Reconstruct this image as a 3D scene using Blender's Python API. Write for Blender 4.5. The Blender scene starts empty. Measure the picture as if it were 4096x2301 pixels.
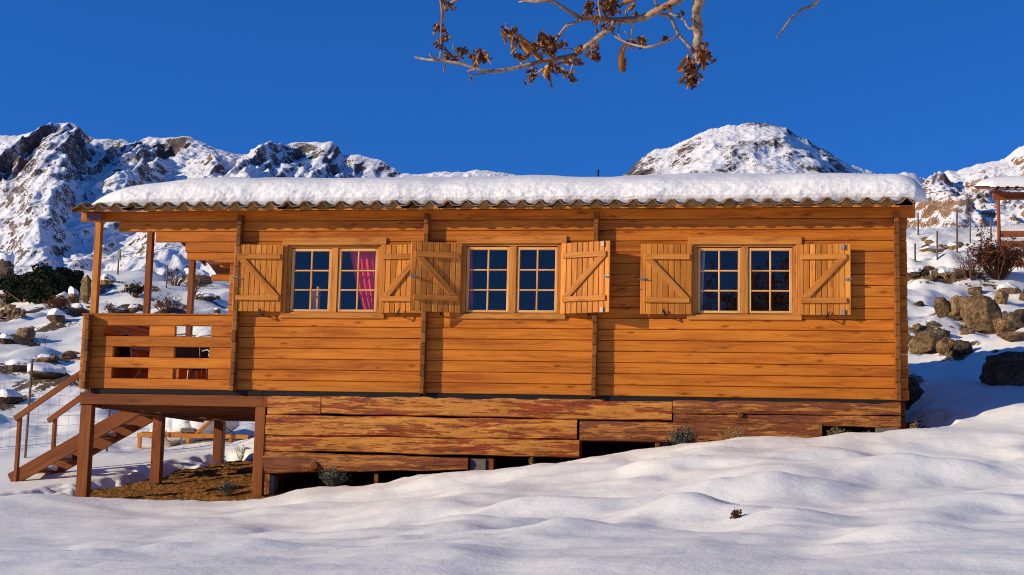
import bpy, bmesh, math, random
import numpy as np
from mathutils import Vector, Matrix, noise as mnoise

# ------------------------------------------------------------------ camera, world, sun, exposure
YAW, PITCH, ROLL = 0.16262, 0.127588, 0.023709
FPX = 5800.0                       # focal length in pixels of the 4096 px wide photograph
CAM = Vector((0.0, -18.0851, -0.98770))
S = bpy.context.scene
S.render.resolution_x, S.render.resolution_y = 1024, 575
S.render.engine = 'CYCLES'
S.cycles.filter_width = 1.05
S.view_settings.view_transform = 'Standard'
S.view_settings.look = 'None'
S.view_settings.gamma = 1
S.view_settings.exposure = -0.04
cy, sy, cp, sp = math.cos(YAW), math.sin(YAW), math.cos(PITCH), math.sin(PITCH)
FWD = Vector((-sy*cp, cy*cp, sp))
_r0 = Vector((cy, sy, 0)); _u0 = _r0.cross(FWD)
RGT = _r0*math.cos(ROLL) + _u0*math.sin(ROLL)
UPV = -_r0*math.sin(ROLL) + _u0*math.cos(ROLL)
cd = bpy.data.cameras.new('camera'); co = bpy.data.objects.new('camera', cd)
S.collection.objects.link(co); S.camera = co
cd.sensor_width = 36; cd.lens = FPX/4096*36; cd.clip_start = .05; cd.clip_end = 20000
M = Matrix((RGT, UPV, -FWD)).transposed().to_4x4(); M.translation = CAM
co.matrix_world = M

SUN = Vector((-1.85, -1.0, 0.70)).normalized()       # towards the sun
w = bpy.data.worlds.new('World'); S.world = w; w.use_nodes = True
nt = w.node_tree; nt.nodes.clear()
out = nt.nodes.new('ShaderNodeOutputWorld'); bg = nt.nodes.new('ShaderNodeBackground')
sky = nt.nodes.new('ShaderNodeTexSky'); sky.sky_type = 'NISHITA'; sky.sun_disc = False
sky.sun_elevation = math.asin(SUN.z); sky.sun_rotation = math.atan2(SUN.x, SUN.y)
sky.altitude = 2000; sky.air_density = 1.0; sky.dust_density = 0.0; sky.ozone_density = 3.0
tc = nt.nodes.new('ShaderNodeTexCoord'); mp = nt.nodes.new('ShaderNodeMapping')
mp.inputs['Location'].default_value = (0, 0, .22)
hs = nt.nodes.new('ShaderNodeHueSaturation'); hs.inputs['Saturation'].default_value = 1.28
hs.inputs['Hue'].default_value = .497
nt.links.new(tc.outputs['Generated'], mp.inputs['Vector']); nt.links.new(mp.outputs['Vector'], sky.inputs['Vector'])
nt.links.new(sky.outputs['Color'], hs.inputs['Color'])
tint = nt.nodes.new('ShaderNodeMix'); tint.data_type = 'RGBA'; tint.blend_type = 'MULTIPLY'; tint.inputs[0].default_value = 1
tint.inputs[7].default_value = (.90, .90, 1.30, 1); nt.links.new(hs.outputs['Color'], tint.inputs[6]); nt.links.new(tint.outputs[2], bg.inputs['Color']); bg.inputs['Strength'].default_value = .16
nt.links.new(bg.outputs[0], out.inputs[0])
sl = bpy.data.lights.new('sun', 'SUN'); sl.energy = 5.0; sl.angle = math.radians(.55); sl.color = (1, .88, .67)
so = bpy.data.objects.new('sun', sl); S.collection.objects.link(so)
so.rotation_euler = SUN.to_track_quat('Z', 'Y').to_euler(); so.location = (-20, -30, 20)

# ------------------------------------------------------------------ pixel -> world helpers (2576 px wide view of the photo)
def ray(x, y):
    x *= 1.59006; y *= 1.59006
    return FWD + RGT*((x-2048)/FPX) - UPV*((y-1150.5)/FPX)
def at(x, y, Y=0.0):
    d = ray(x, y); return CAM + d*((Y-CAM.y)/d.y)
def aX(x, y, Y=0.0): return at(x, y, Y).x
def aZ(x, y, Y=0.0): return at(x, y, Y).z
def sr(v): return v/1.59006        # photo pixel -> view pixel

# ------------------------------------------------------------------ noise
_rs = np.random.RandomState(7); _perm = _rs.permutation(4096); _ga = _rs.rand(4096)*2*np.pi
def pn(x, y, seed=0):
    x = np.asarray(x, float)+seed*17.31; y = np.asarray(y, float)+seed*9.77
    xi = np.floor(x).astype(np.int64); yi = np.floor(y).astype(np.int64); xf = x-xi; yf = y-yi
    def g(ix, iy, dx, dy):
        a = _ga[_perm[(_perm[ix & 4095]+iy) & 4095]]
        return np.cos(a)*dx+np.sin(a)*dy
    u = xf*xf*xf*(xf*(xf*6-15)+10); v = yf*yf*yf*(yf*(yf*6-15)+10)
    a = g(xi, yi, xf, yf); b = g(xi+1, yi, xf-1, yf); c = g(xi, yi+1, xf, yf-1); d = g(xi+1, yi+1, xf-1, yf-1)
    return ((a+(b-a)*u)*(1-v)+(c+(d-c)*u)*v)*1.5
def fbm(x, y, o=4, seed=0, g=.5):
    s = 0; a = 1; t = 0
    for i in range(o):
        s = s+a*pn(x, y, seed+i); t += a; a *= g; x = x*2.03; y = y*2.03
    return s/t
def ridged(x, y, o=5, seed=0, g=.5):
    s = 0; a = 1; t = 0; w = 1
    for i in range(o):
        n = 1-np.abs(pn(x, y, seed+i)); n = n*n*w; w = np.clip(n*1.4, 0, 1)
        s = s+a*n; t += a; a *= g; x = x*2.1; y = y*2.1
    return s/t
def ss(a, b, x):
    t = np.clip((x-a)/(b-a), 0, 1); return t*t*(3-2*t)

# ------------------------------------------------------------------ terrain height
_cp = []
def c3(X, Y, z): _cp.append((X, Y, z))
def cpx(x, y, Y): p = at(x, y, Y); c3(p.x, p.y, p.z)
EDGE = [(100, 1242), (230, 1250), (380, 1254), (566, 1254), (668, 1247), (749, 1227), (877, 1223), (980, 1214), (1024, 1196),
        (1090, 1194), (1170, 1181), (1299, 1178), (1372, 1163), (1509, 1145), (1647, 1123), (1747, 1114), (1823, 1108), (1878, 1098),
        (1970, 1101), (2043, 1106), (2079, 1100), (2134, 1086), (2208, 1090), (2262, 1080), (2326, 1076)]
for i, (x, y) in enumerate(EDGE):
    cpx(x, y, -.75+.4*max(0, (x-1300))/1300)
for x, y, Y in [(0, 1250, 0), (0, 1447, -10), (1288, 1447, -10.3), (2576, 1447, -10.5), (0, 1335, -4), (700, 1330, -4.5), (1300, 1290, -5),
                (1900, 1270, -5), (2500, 1250, -5.2), (2576, 1140, -2), (2400, 1076, -.3), (2576, 1022, .3), (2340, 1062, .4),
                (2420, 1018, 2.6), (2576, 975, 3.4), (2300, 975, 4.5), (2420, 940, 4.5), (2576, 880, 6.5), (2400, 885, 7), (2300, 872, 8), (2576, 858, 9.5),
                (2300, 790, 11.5), (2576, 760, 14), (2300, 706, 17), (2576, 698, 18), (2300, 700, 21), (2576, 697, 24), (2300, 640, 30),
                (2500, 620, 36), (2400, 575, 50), (2576, 575, 60), (2300, 575, 60), (2400, 566, 90), (2300, 566, 90), (2576, 560, 90),
                (20, 1212, 2.2), (-150, 1200, 3), (60, 1150, 4.5), (385, 1195, 2.08), (540, 1147, 4.3), (346, 1130, 6.2), (640, 1110, 6.2),
                (100, 1010, 11), (100, 930, 15), (60, 850, 21), (60, 790, 28), (250, 790, 28), (450, 790, 28), (120, 735, 42), (560, 760, 34), (300, 712, 60), (200, 716, 60),
                (560, 715, 55), (0, 745, 50), (60, 742, 80), (560, 716, 90), (300, 722, 90), (100, 738, 65)]:
    cpx(x, y, Y)
for X, Y, z in [(4.0, 4.7, .36), (4.9, 4.7, .42), (-8.65, 0, -1.32), (-6.2, 0, -1.2), (0, -18, -2.15), (-7, -19, -2.3), (7, -18, -1.9), (-14, -10, -1.75), (-14, 1, -1.4), (5, -10, -1.2), (-3, 4.3, -.6), (0, 4.3, -.2),
                (-6, 9, .0), (-3, 9, .5), (0, 9, 1.1), (-3, 20, 2.4), (0, 20, 3.3), (-3, 40, 6), (12, -4, .6), (14, 10, 3.5), (20, 30, 9), (-30, 10, -.8), (-40, 50, 4)]:
    c3(X, Y, z)
_cp = np.array(_cp)
def _tps(r2): return .5*r2*np.log(r2+1e-9)
_wy = 1.0
_N = len(_cp); _A = np.zeros((_N+3, _N+3))
_d2 = (_cp[:, None, 0]-_cp[None, :, 0])**2+(_cp[:, None, 1]-_cp[None, :, 1])**2
_A[:_N, :_N] = _tps(_d2)+np.eye(_N)*.02
_A[:_N, _N] = 1; _A[:_N, _N+1:] = _cp[:, :2]; _A[_N, :_N] = 1; _A[_N+1:, :_N] = _cp[:, :2].T
_W = np.linalg.solve(_A, np.concatenate([_cp[:, 2], [0, 0, 0]]))
def base_h(x, y):
    shp = np.shape(x); x = np.clip(np.ravel(x), -42, 24).astype(float); y0 = np.ravel(y).astype(float); y = np.clip(y0, -22, 92)
    z = np.zeros(len(x))
    for s in range(0, len(x), 60000):
        a = x[s:s+60000]; b = y[s:s+60000]
        d2 = (a[:, None]-_cp[None, :, 0])**2+(b[:, None]-_cp[None, :, 1])**2
        z[s:s+60000] = _tps(d2)@_W[:_N]+_W[_N]+_W[_N+1]*a+_W[_N+2]*b
    z = z-np.clip((y0-92)*.12, 0, 40)
    return z.reshape(shp)
def hum(x, y):
    x = np.asarray(x, float); y = np.asarray(y, float)
    wx = x+.35*pn(x*.5, y*.5, 3); wy_ = y+.5*pn(x*.35, y*.4, 5)
    fr = ss(-.1, -1.6, y)                                      # open snow in front of the cabin
    m = fbm(wx*.45, wy_*.62, 3, 11)*.20+(ridged(wx*.5, wy_*.8, 2, 21)-.5)*.03
    m = m+fbm(x*1.2, y*1.5, 3, 31)*.036+fbm(x*6, y*7, 2, 37)*.004
    am = ss(-13, -6.5, y)*ss(-10, -1, x)*.75+.25
    for bx, by, sx, sy_, h in [(-2.6, -8.2, .5, .3, .05), (-4.8, -5.5, .8, .35, .04), (2.6, -4.6, .6, .3, .06), (-.9, -2.3, .5, .25, .05), (.9, -1.9, .5, .3, .05), (.9, -8.3, .5, .3, .05), (-.5, -5.4, .42, .30, .10), (.25, -6.5, .5, .26, .085), (-1.35, -7.1, .5, .25, .075), (.05, -4.2, .7, .3, .09),
                               (-1.9, -4.5, .6, .28, .08), (-3.4, -3.6, .9, .3, .06), (1.6, -5.8, .6, .3, .08), (1.9, -3.1, .8, .3, .09), (-3.0, -6.4, .7, .3, .045)]:
        u = (x-bx)/sx; v = (y-by)/sy_
        m = m+1.45*h*np.exp(-(u*u+np.where(v > 0, v*v*1.8, v*v*.5)))
    far = ss(3, 9, y); drop = .42*ss(18, 38, y)
    hb = fbm(x*.42, y*.36, 4, 41)*.55+(ridged(x*.26, y*.22, 4, 51)-.5)*.45+np.abs(pn(x*.9+3, y*.7, 55))*.22
    hb = hb*np.clip(.45+y*.022, .4, 1.0)
    side = ss(1.6, 3.2, x)*ss(-1.5, .5, y)*(1-far)
    return m*fr*am+(hb-drop)*far+side*fbm(x*.8, y*.8, 3, 61)*.10
def sdpoly(x, y, P):
    d = np.full(np.shape(x), 1e9); ins = np.zeros(np.shape(x), bool); n = len(P)
    for i in range(n):
        ax, ay = P[i]; bx, by = P[(i+1) % n]; ex, ey = bx-ax, by-ay
        t = np.clip(((x-ax)*ex+(y-ay)*ey)/(ex*ex+ey*ey), 0, 1)
        d = np.minimum(d, np.hypot(x-ax-t*ex, y-ay-t*ey))
        c = ((ay > y) != (by > y)) & (x < (bx-ax)*(y-ay)/((by-ay) if by != ay else 1e-9)+ax)
        ins ^= c
    return np.where(ins, -d, d)
BARE = [(-9.5, -.55), (-8.5, -.64), (-6.5, -.68), (-3, -.62), (-.5, -.52), (1.3, -.40), (1.95, -.42), (2.35, .1), (2.0, 4.1), (-6, 5.0), (-8.3, 4.75), (-8.9, 2.9), (-9.2, 1.5), (-9.7, .2)]
def snow_t(x, y):
    d = sdpoly(x, y, BARE)+fbm(x*2.2, y*2.2, 3, 71)*(.16+.34*ss(.4, 1.5, y))+fbm(x*7, y*7, 2, 75)*(.05+.09*ss(.4, 1.5, y))
    return np.where(y > .3, -.06+.22*ss(-.12, .55, d), -.10+.26*ss(-.06, .12, d))
def land(x, y):                    # snow surface away from the bare patch
    return base_h(x, y)+hum(x, y)
def land1(x, y): return float(land(np.array([x]), np.array([y]))[0])
def hit(x, y, far=140.0):          # where the line of sight through a photo point meets the land
    d = ray(x, y); t = np.concatenate([np.linspace(6, 40, 700), np.linspace(40, far, 700)[1:]])
    X = CAM.x+d.x*t; Y = CAM.y+d.y*t; Z = CAM.z+d.z*t
    k = np.nonzero(Z < land(X, Y))[0]
    i = k[0] if len(k) else len(t)-1
    return Vector((X[i], Y[i], Z[i]))

# ------------------------------------------------------------------ object helpers
COL = S.collection
WORLD = {}
def tag(o, label=None, cat=None, group=None, kind=None):
    if label: o['label'] = label
    if cat: o['category'] = cat
    if group: o['group'] = group
    if kind: o['kind'] = kind
    return o
def thing(name, loc, label, cat, group=None, rotz=0):
    o = bpy.data.objects.new(name, None); COL.objects.link(o); o.empty_display_size = .2
    o.location = loc; o.rotation_euler = (0, 0, rotz); WORLD[o] = Vector(loc); return tag(o, label, cat, group)
RND = random.Random(5)
def basis(d, hint=Vector((0, 0, 1))):
    d = d.normalized()
    if abs(d.dot(hint)) > .98: hint = Vector((0, 1, 0))
    a = hint.cross(d).normalized(); b = d.cross(a); return d, a, b
class MB:
    def __init__(s): s.v = []; s.f = []; s.wc = []; s.r = []; s.mi = []
    def _board(s): return RND.random()
    def add(s, vs, fs, wc=None, r=None, mi=0):
        n = len(s.v); r = RND.random() if r is None else r
        s.v += [tuple(p) for p in vs]; s.f += [[i+n for i in f] for f in fs]; s.mi += [mi]*len(fs)
        if wc is None: wc = [tuple(p) for p in vs]
        s.wc += [tuple(c) for c in wc]; s.r += [r]*len(vs)
    def box(s, x0, x1, y0, y1, z0, z1, ax=0, off=None, r=None, mi=0):
        """axis aligned board, grain along ax"""
        r = RND.random() if r is None else r
        vs = [(x, y, z) for z in (z0, z1) for y in (y0, y1) for x in (x0, x1)]
        fs = [(0, 2, 3, 1), (4, 5, 7, 6), (0, 1, 5, 4), (2, 6, 7, 3), (0, 4, 6, 2), (1, 3, 7, 5)]
        o = ((0, 2, 1), (1, 2, 0), (2, 0, 1))[ax]
        c = ((x0+x1)/2, (y0+y1)/2, (z0+z1)/2)
        wc = [(p[o[0]]+r*91, p[o[1]]-c[o[1]], p[o[2]]-c[o[2]]) for p in vs]
        s.add(vs, fs, wc, r, mi)
    def bar(s, p, q, w_, h_, hint=Vector((0, 0, 1)), r=None, mi=0):
        """board from p to q, w_ across the hint, h_ along it"""
        p = Vector(p); q = Vector(q); r = RND.random() if r is None else r
        d, a, b = basis(q-p, hint); L = (q-p).length
        vs = []; wc = []
        for t in (0, L):
            for j in (-.5, .5):
                for i in (-.5, .5):
                    vs.append(p+d*t+a*(i*w_)+b*(j*h_)); wc.append((t+r*91, j*h_, i*w_))
        s.add(vs, [(0, 2, 3, 1), (4, 5, 7, 6), (0, 1, 5, 4), (2, 6, 7, 3), (0, 4, 6, 2), (1, 3, 7, 5)], wc, r, mi)
    def tube(s, pts, rad, n=7, cap=True, r=None, jit=0, mi=0):
        pts = [Vector(p) for p in pts]; m = len(pts)
        if not hasattr(rad, '__len__'): rad = [rad]*m
        r = RND.random() if r is None else r
        vs = []; wc = []; L = 0; a = None
        for i, p in enumerate(pts):
            d = (pts[min(i+1, m-1)]-pts[max(i-1, 0)]).normalized()
            if a is None: _, a, b = basis(d)
            else: a = (a-d*a.dot(d)).normalized()
            b = d.cross(a)
            if i: L += (p-pts[i-1]).length
            for k in range(n):
                t = 2*math.pi*k/n; rr = rad[i]*(1+(RND.random()-.5)*jit)
                vs.append(p+a*(math.cos(t)*rr)+b*(math.sin(t)*rr)); wc.append((L+r*91, math.cos(t)*rad[i], math.sin(t)*rad[i]))
        fs = [(i*n+k, i*n+(k+1) % n, (i+1)*n+(k+1) % n, (i+1)*n+k) for i in range(m-1) for k in range(n)]
        if cap: fs += [tuple(range(n))[::-1], tuple((m-1)*n+k for k in range(n))]
        s.add(vs, fs, wc, r, mi)
    def build(s, name, mat, parent=None, bevel=0, smooth=False, local=False, loc=None, fixn=True):
        W = Vector((0, 0, 0)) if (parent is None or local) else WORLD[parent]
        if parent is None and loc is not None: W = Vector(loc)
        me = bpy.data.meshes.new(name); va = np.array(s.v, dtype=np.float64)-np.array(W)
        me.from_pydata(va.tolist(), [], s.f); me.update()
        a = me.attributes.new('wc', 'FLOAT_VECTOR', 'POINT'); a.data.foreach_set('vector', np.array(s.wc, dtype=np.float32).ravel())
        a = me.attributes.new('rnd', 'FLOAT', 'POINT'); a.data.foreach_set('value', np.array(s.r, dtype=np.float32))
        if fixn:
            bm = bmesh.new(); bm.from_mesh(me); bmesh.ops.recalc_face_normals(bm, faces=bm.faces); bm.to_mesh(me); bm.free()
        mats = mat if isinstance(mat, (list, tuple)) else [mat]
        for m_ in mats: me.materials.append(m_)
        if len(mats) > 1: me.polygons.foreach_set('material_index', s.mi)
        me.polygons.foreach_set('use_smooth', [smooth]*len(me.polygons))
        o = bpy.data.objects.new(name, me); COL.objects.link(o)
        if parent is not None: o.parent = parent; WORLD[o] = W
        else: o.location = W; WORLD[o] = W
        if bevel:
            md = o.modifiers.new('bevel', 'BEVEL'); md.width = bevel; md.segments = 1; md.limit_method = 'ANGLE'; md.angle_limit = .6; md.harden_normals = False
        return o
def grid_obj(name, X, Y, Z, mat, attrs=None, parent=None, smooth=True, mask=None):
    ny, nx = X.shape
    me = bpy.data.meshes.new(name); n = nx*ny
    me.vertices.add(n); me.vertices.foreach_set('co', np.stack([X, Y, Z], -1).astype(np.float32).ravel())
    idx = np.arange(n).reshape(ny, nx)
    q = np.stack([idx[:-1, :-1], idx[:-1, 1:], idx[1:, 1:], idx[1:, :-1]], -1).reshape(-1, 4)
    if mask is not None: q = q[mask.ravel()]
    m = len(q); me.loops.add(m*4); me.loops.foreach_set('vertex_index', q.ravel().astype(np.int32))
    me.polygons.add(m); me.polygons.foreach_set('loop_start', np.arange(0, m*4, 4, dtype=np.int32)); me.polygons.foreach_set('loop_total', np.full(m, 4, dtype=np.int32))
    me.polygons.foreach_set('use_smooth', [smooth]*m); me.update(); me.validate()
    for k, a in (attrs or {}).items():
        at_ = me.attributes.new(k, 'FLOAT', 'POINT'); at_.data.foreach_set('value', a.astype(np.float32).ravel())
    me.materials.append(mat); o = bpy.data.objects.new(name, me); COL.objects.link(o)
    if parent: o.parent = parent
    WORLD[o] = Vector((0, 0, 0)); return o

# ------------------------------------------------------------------ materials
class NT:
    def __init__(s, name):
        s.m = bpy.data.materials.new(name); s.m.use_nodes = True; s.t = s.m.node_tree
        s.b = s.t.nodes['Principled BSDF']; s.o = s.t.nodes['Material Output']
    def n(s, ty, **kw):
        x = s.t.nodes.new(ty)
        for k, v in kw.items(): setattr(x, k, v)
        return x
    def put(s, sock, v):
        if hasattr(v, 'is_linked') or isinstance(v, bpy.types.NodeSocket): s.t.links.new(v, sock)
        elif v is not None: sock.default_value = v
    def math(s, op, a, b=None, c=None, clamp=False):
        x = s.n('ShaderNodeMath', operation=op, use_clamp=clamp); s.put(x.inputs[0], a)
        if b is not None: s.put(x.inputs[1], b)
        if c is not None: s.put(x.inputs[2], c)
        return x.outputs[0]
    def vmul(s, v, k):
        x = s.n('ShaderNodeVectorMath', operation='MULTIPLY'); s.put(x.inputs[0], v); s.put(x.inputs[1], k); return x.outputs[0]
    def vadd(s, v, k):
        x = s.n('ShaderNodeVectorMath', operation='ADD'); s.put(x.inputs[0], v); s.put(x.inputs[1], k); return x.outputs[0]
    def noise(s, v, scale, det=4, rough=.55, dist=0):
        x = s.n('ShaderNodeTexNoise'); s.put(x.inputs['Vector'], v); x.inputs['Scale'].default_value = scale; x.inputs['Detail'].default_value = det
        x.inputs['Roughness'].default_value = rough; x.inputs['Distortion'].default_value = dist; return x.outputs['Fac']
    def ramp(s, f, stops):
        x = s.n('ShaderNodeValToRGB'); s.put(x.inputs[0], f); e = x.color_ramp.elements
        while len(e) < len(stops): e.new(.5)
        for i, (p, c) in enumerate(stops): e[i].position = p; e[i].color = (c[0], c[1], c[2], 1) if hasattr(c, '__len__') else (c, c, c, 1)
        return x.outputs[0]
    def mix(s, f, a, b, mode='MIX'):
        x = s.n('ShaderNodeMix', data_type='RGBA', blend_type=mode); s.put(x.inputs[0], f)
        s.put(x.inputs[6], a if not isinstance(a, tuple) else (*a[:3], 1)); s.put(x.inputs[7], b if not isinstance(b, tuple) else (*b[:3], 1)); return x.outputs[2]
    def bump(s, h, strength=.3, dist=.01, nrm=None):
        x = s.n('ShaderNodeBump'); s.put(x.inputs['Height'], h); x.inputs['Strength'].default_value = strength; x.inputs['Distance'].default_value = dist
        if nrm is not None: s.put(x.inputs['Normal'], nrm)
        s.t.links.new(x.outputs[0], s.b.inputs['Normal']); return x.outputs[0]
    def attr(s, name, vec=False):
        x = s.n('ShaderNodeAttribute', attribute_name=name); return x.outputs['Vector' if vec else 'Fac']
    def pos(s): return s.n('ShaderNodeNewGeometry').outputs['Position']
    def objc(s): return s.n('ShaderNodeTexCoord').outputs['Object']
    def fin(s, col=None, rough=None, spec=None):
        if col is not None: s.put(s.b.inputs['Base Color'], col if not isinstance(col, tuple) else (*col[:3], 1))
        if rough is not None: s.put(s.b.inputs['Roughness'], rough)
        if spec is not None: s.b.inputs['Specular IOR Level'].default_value = spec
        return s.m

def wood(name, light, mid, dark, var=.35, knots=1.0, streak=1.0, rough=.55, kl=2.2, ka=9.0, bump=.25, weather=0.0):
    k = NT(name); wc = k.attr('wc', True); r = k.attr('rnd')
    off = k.n('ShaderNodeCombineXYZ'); k.put(off.inputs[0], k.math('MULTIPLY', r, 31.0)); k.put(off.inputs[1], k.math('MULTIPLY', r, 17.0)); k.put(off.inputs[2], k.math('MULTIPLY', r, 7.0))
    # knots
    kv = k.vadd(k.vmul(wc, (kl, ka, ka)), off.outputs[0])
    vo = k.n('ShaderNodeTexVoronoi'); k.put(vo.inputs['Vector'], kv); vo.inputs['Scale'].default_value = 1.0; vo.inputs['Randomness'].default_value = 1.0
    kd = vo.outputs['Distance']
    ksel = k.math('GREATER_THAN', k.n('ShaderNodeSeparateColor').outputs[0], .5)
    sc = k.t.nodes[-1]
    sep = [x for x in k.t.nodes if x.bl_idname == 'ShaderNodeSeparateColor'][-1]; k.put(sep.inputs[0], vo.outputs['Color'])
    ksel.node.inputs[1].default_value = .45
    kn = k.math('MULTIPLY', k.math('SUBTRACT', 1.0, k.math('MULTIPLY', kd, 4.2), clamp=True), ksel)      # knot core
    halo = k.math('MULTIPLY', k.math('SUBTRACT', 1.0, k.math('MULTIPLY', kd, 1.9), clamp=True), ksel)
    # grain: stretched noise warped round the knots
    warp = k.n('ShaderNodeCombineXYZ'); k.put(warp.inputs[1], k.math('MULTIPLY', halo, .035)); k.put(warp.inputs[2], k.math('MULTIPLY', halo, .035))
    slow = k.noise(k.vadd(k.vmul(wc, (1.3, 1.0, 1.0)), off.outputs[0]), 1.0, 2)
    wv = k.n('ShaderNodeCombineXYZ'); k.put(wv.inputs[1], k.math('MULTIPLY', k.math('SUBTRACT', slow, .5), .10))
    gc = k.vadd(k.vadd(k.vadd(wc, warp.outputs[0]), wv.outputs[0]), off.outputs[0])
    g1 = k.noise(k.vmul(gc, (1.4, 55, 30)), 1.0, 4, .6)
    g2 = k.noise(k.vmul(gc, (5, 170, 90)), 1.0, 3, .6)
    g3 = k.noise(k.vmul(gc, (.8, 7, 7)), 1.0, 3, .6)
    f = k.math('ADD', k.math('MULTIPLY', g1, .62*streak), k.math('ADD', k.math('MULTIPLY', g2, .28*streak), k.math('MULTIPLY', g3, .55)))
    f = k.math('SUBTRACT', f, .18*streak+.045)
    col = k.ramp(f, [(.29, dark), (.43, mid), (.62, light)])
    bri = k.math('ADD', 1-var*.5, k.math('MULTIPLY', r, var))
    x = k.n('ShaderNodeCombineXYZ'); [k.put(x.inputs[i], bri) for i in range(3)]
    col = k.mix(1.0, col, x.outputs[0], 'MULTIPLY')
    hv = k.math('FRACT', k.math('MULTIPLY', r, 13.7))
    col = k.mix(k.math('MULTIPLY', hv, .28), col, k.mix(1.0, col, (1.0, .72, .55), 'MULTIPLY'))
    col = k.mix(k.math('MULTIPLY', halo, .22*knots), col, (dark[0]*1.0, dark[1]*.8, dark[2]*.7))
    col = k.mix(k.math('MULTIPLY', k.math('MULTIPLY', kn, 1.6, clamp=True), .8*knots), col, (dark[0]*.45, dark[1]*.33, dark[2]*.3))
    st = k.noise(k.vadd(k.vmul(k.pos(), (1.2, 1.2, 2.2)), (3, 1, 7)), 1.0, 5, .65)
    col = k.mix(k.math('MULTIPLY', k.ramp(st, [(.50, 0.0), (.72, 1.0)]), .17+weather), col, (dark[0]*.6, dark[1]*.6, dark[2]*.6))
    k.bump(k.math('ADD', g1, k.math('MULTIPLY', g2, .5)), bump, .004)
    return k.fin(col, rough, .15)
W_WALL = wood('honey_log_wood', (.65, .238, .025), (.53, .165, .016), (.33, .086, .009), rough=.5, var=.40, knots=.85, kl=3.2, ka=12, streak=.62)
W_SHUT = wood('shutter_pine', (.68, .270, .046), (.52, .180, .025), (.29, .082, .011), var=.52, knots=.5, kl=3, ka=9)
W_BATT = wood('batten_pine', (.62, .25, .045), (.48, .165, .025), (.24, .07, .010), var=.3, knots=.5)
W_TRIM = wood('trim_pine', (.64, .27, .05), (.48, .17, .028), (.24, .07, .012), var=.25, knots=.4)
W_SASH = wood('sash_pine', (.80, .46, .18), (.66, .33, .10), (.42, .18, .05), var=.15, knots=0)
W_END = wood('log_end_grain', (.26, .105, .025), (.17, .062, .014), (.07, .026, .008), var=.5, knots=0, weather=.15, kl=8)
W_DECK = wood('red_brown_stain', (.29, .090, .020), (.20, .057, .012), (.10, .028, .008), var=.3, knots=.5, rough=.5)
W_UNDER = wood('dark_joist_wood', (.22, .07, .025), (.15, .045, .016), (.08, .025, .010), var=.4, knots=.4)
W_INT = wood('interior_panel', (.30, .13, .04), (.22, .09, .03), (.12, .05, .02), var=.2, knots=.4)

def logmat(name, bark, pale, mid, barkamt, lo):
    k = NT(name); wc = k.attr('wc', True); r = k.attr('rnd')
    off = k.n('ShaderNodeCombineXYZ'); k.put(off.inputs[0], k.math('MULTIPLY', r, 31.0)); k.put(off.inputs[1], k.math('MULTIPLY', r, 17.0))
    v = k.vadd(wc, off.outputs[0])
    g = k.noise(k.vmul(v, (2.5, 40, 40)), 1, 5, .65, .3); g2 = k.noise(k.vmul(v, (1.2, 9, 9)), 1, 4, .6)
    col = k.ramp(k.math('ADD', k.math('MULTIPLY', g, .6), k.math('MULTIPLY', g2, .4)), [(.36, mid), (.5, tuple((a+b)/2 for a, b in zip(mid, pale))), (.62, pale)])
    p = k.noise(k.vmul(v, (.9, 10, 10)), 1, 6, .72, .3); p2 = k.noise(k.vmul(v, (5, 30, 30)), 1, 4, .65)
    pm = k.ramp(k.math('ADD', k.math('MULTIPLY', p, .7), k.math('MULTIPLY', p2, .3)), [(lo, 0.0), (lo+.035, 1.0)])
    bc = k.ramp(p2, [(.35, tuple(c*.55 for c in bark)), (.6, bark), (.75, tuple(c*1.3 for c in bark))])
    col = k.mix(k.math('MULTIPLY', pm, barkamt), col, bc)
    d = k.noise(k.vmul(v, (1.1, 5, 5)), 1.7, 3, .6); col = k.mix(k.ramp(d, [(.58, 0.0), (.74, .7)]), col, (.09, .04, .014))
    ck = k.noise(k.vmul(v, (3, 60, 60)), 1, 2, .5, .6); col = k.mix(k.ramp(ck, [(.61, 0.0), (.66, .85)]), col, (.045, .020, .008))
    k.bump(k.math('ADD', g, k.math('MULTIPLY', pm, .6)), .6, .012)
    return k.fin(col, .65, .25)
L_PALE = logmat('peeled_log', (.30, .045, .010), (.66, .275, .045), (.42, .130, .018), .95, .500)
L_DARK = logmat('barky_log', (.24, .066, .018), (.58, .23, .045), (.33, .095, .018), 1.0, .47)

def snow_mat(name, bump=.25, dist=.02, sc=1.0, col=(.84, .80, .75)):
    k = NT(name); p = k.pos()
    a = k.noise(p, 9*sc, 5, .6); b = k.noise(p, 60*sc, 3, .6)
    k.bump(k.math('ADD', a, k.math('MULTIPLY', b, .25)), bump, dist)
    k.b.inputs['Sheen Weight'].default_value = .0
    return k.fin(col, .55, .3)
SNOW = snow_mat('fresh_snow', .22, .02)
def snow_ground():
    k = NT('patchy_snow'); p = k.pos(); a = k.noise(p, 9, 5, .6); b = k.noise(p, 60, 3, .6); n1 = k.noise(p, 1.7, 5, .65); n2 = k.noise(p, 9, 4, .7)
    m = k.math('ADD', k.attr('bare'), k.math('ADD', k.math('MULTIPLY', k.math('SUBTRACT', n1, .5), 1.5), k.math('MULTIPLY', k.math('SUBTRACT', n2, .5), .8)))
    mk = k.ramp(m, [(.64, 0.0), (.70, 1.0)])
    so_ = k.ramp(k.noise(p, 12, 5, .7), [(.35, (.035, .022, .012)), (.5, (.12, .07, .03)), (.68, (.24, .16, .08))])
    k.bump(k.math('ADD', a, k.math('ADD', k.math('MULTIPLY', b, .25), k.math('MULTIPLY', k.math('MULTIPLY', mk, n2), 3.0))), .35, .03)
    return k.fin(k.mix(mk, (.86, .82, .735), so_), .55, .3)
SNOW_G = snow_ground()
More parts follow.
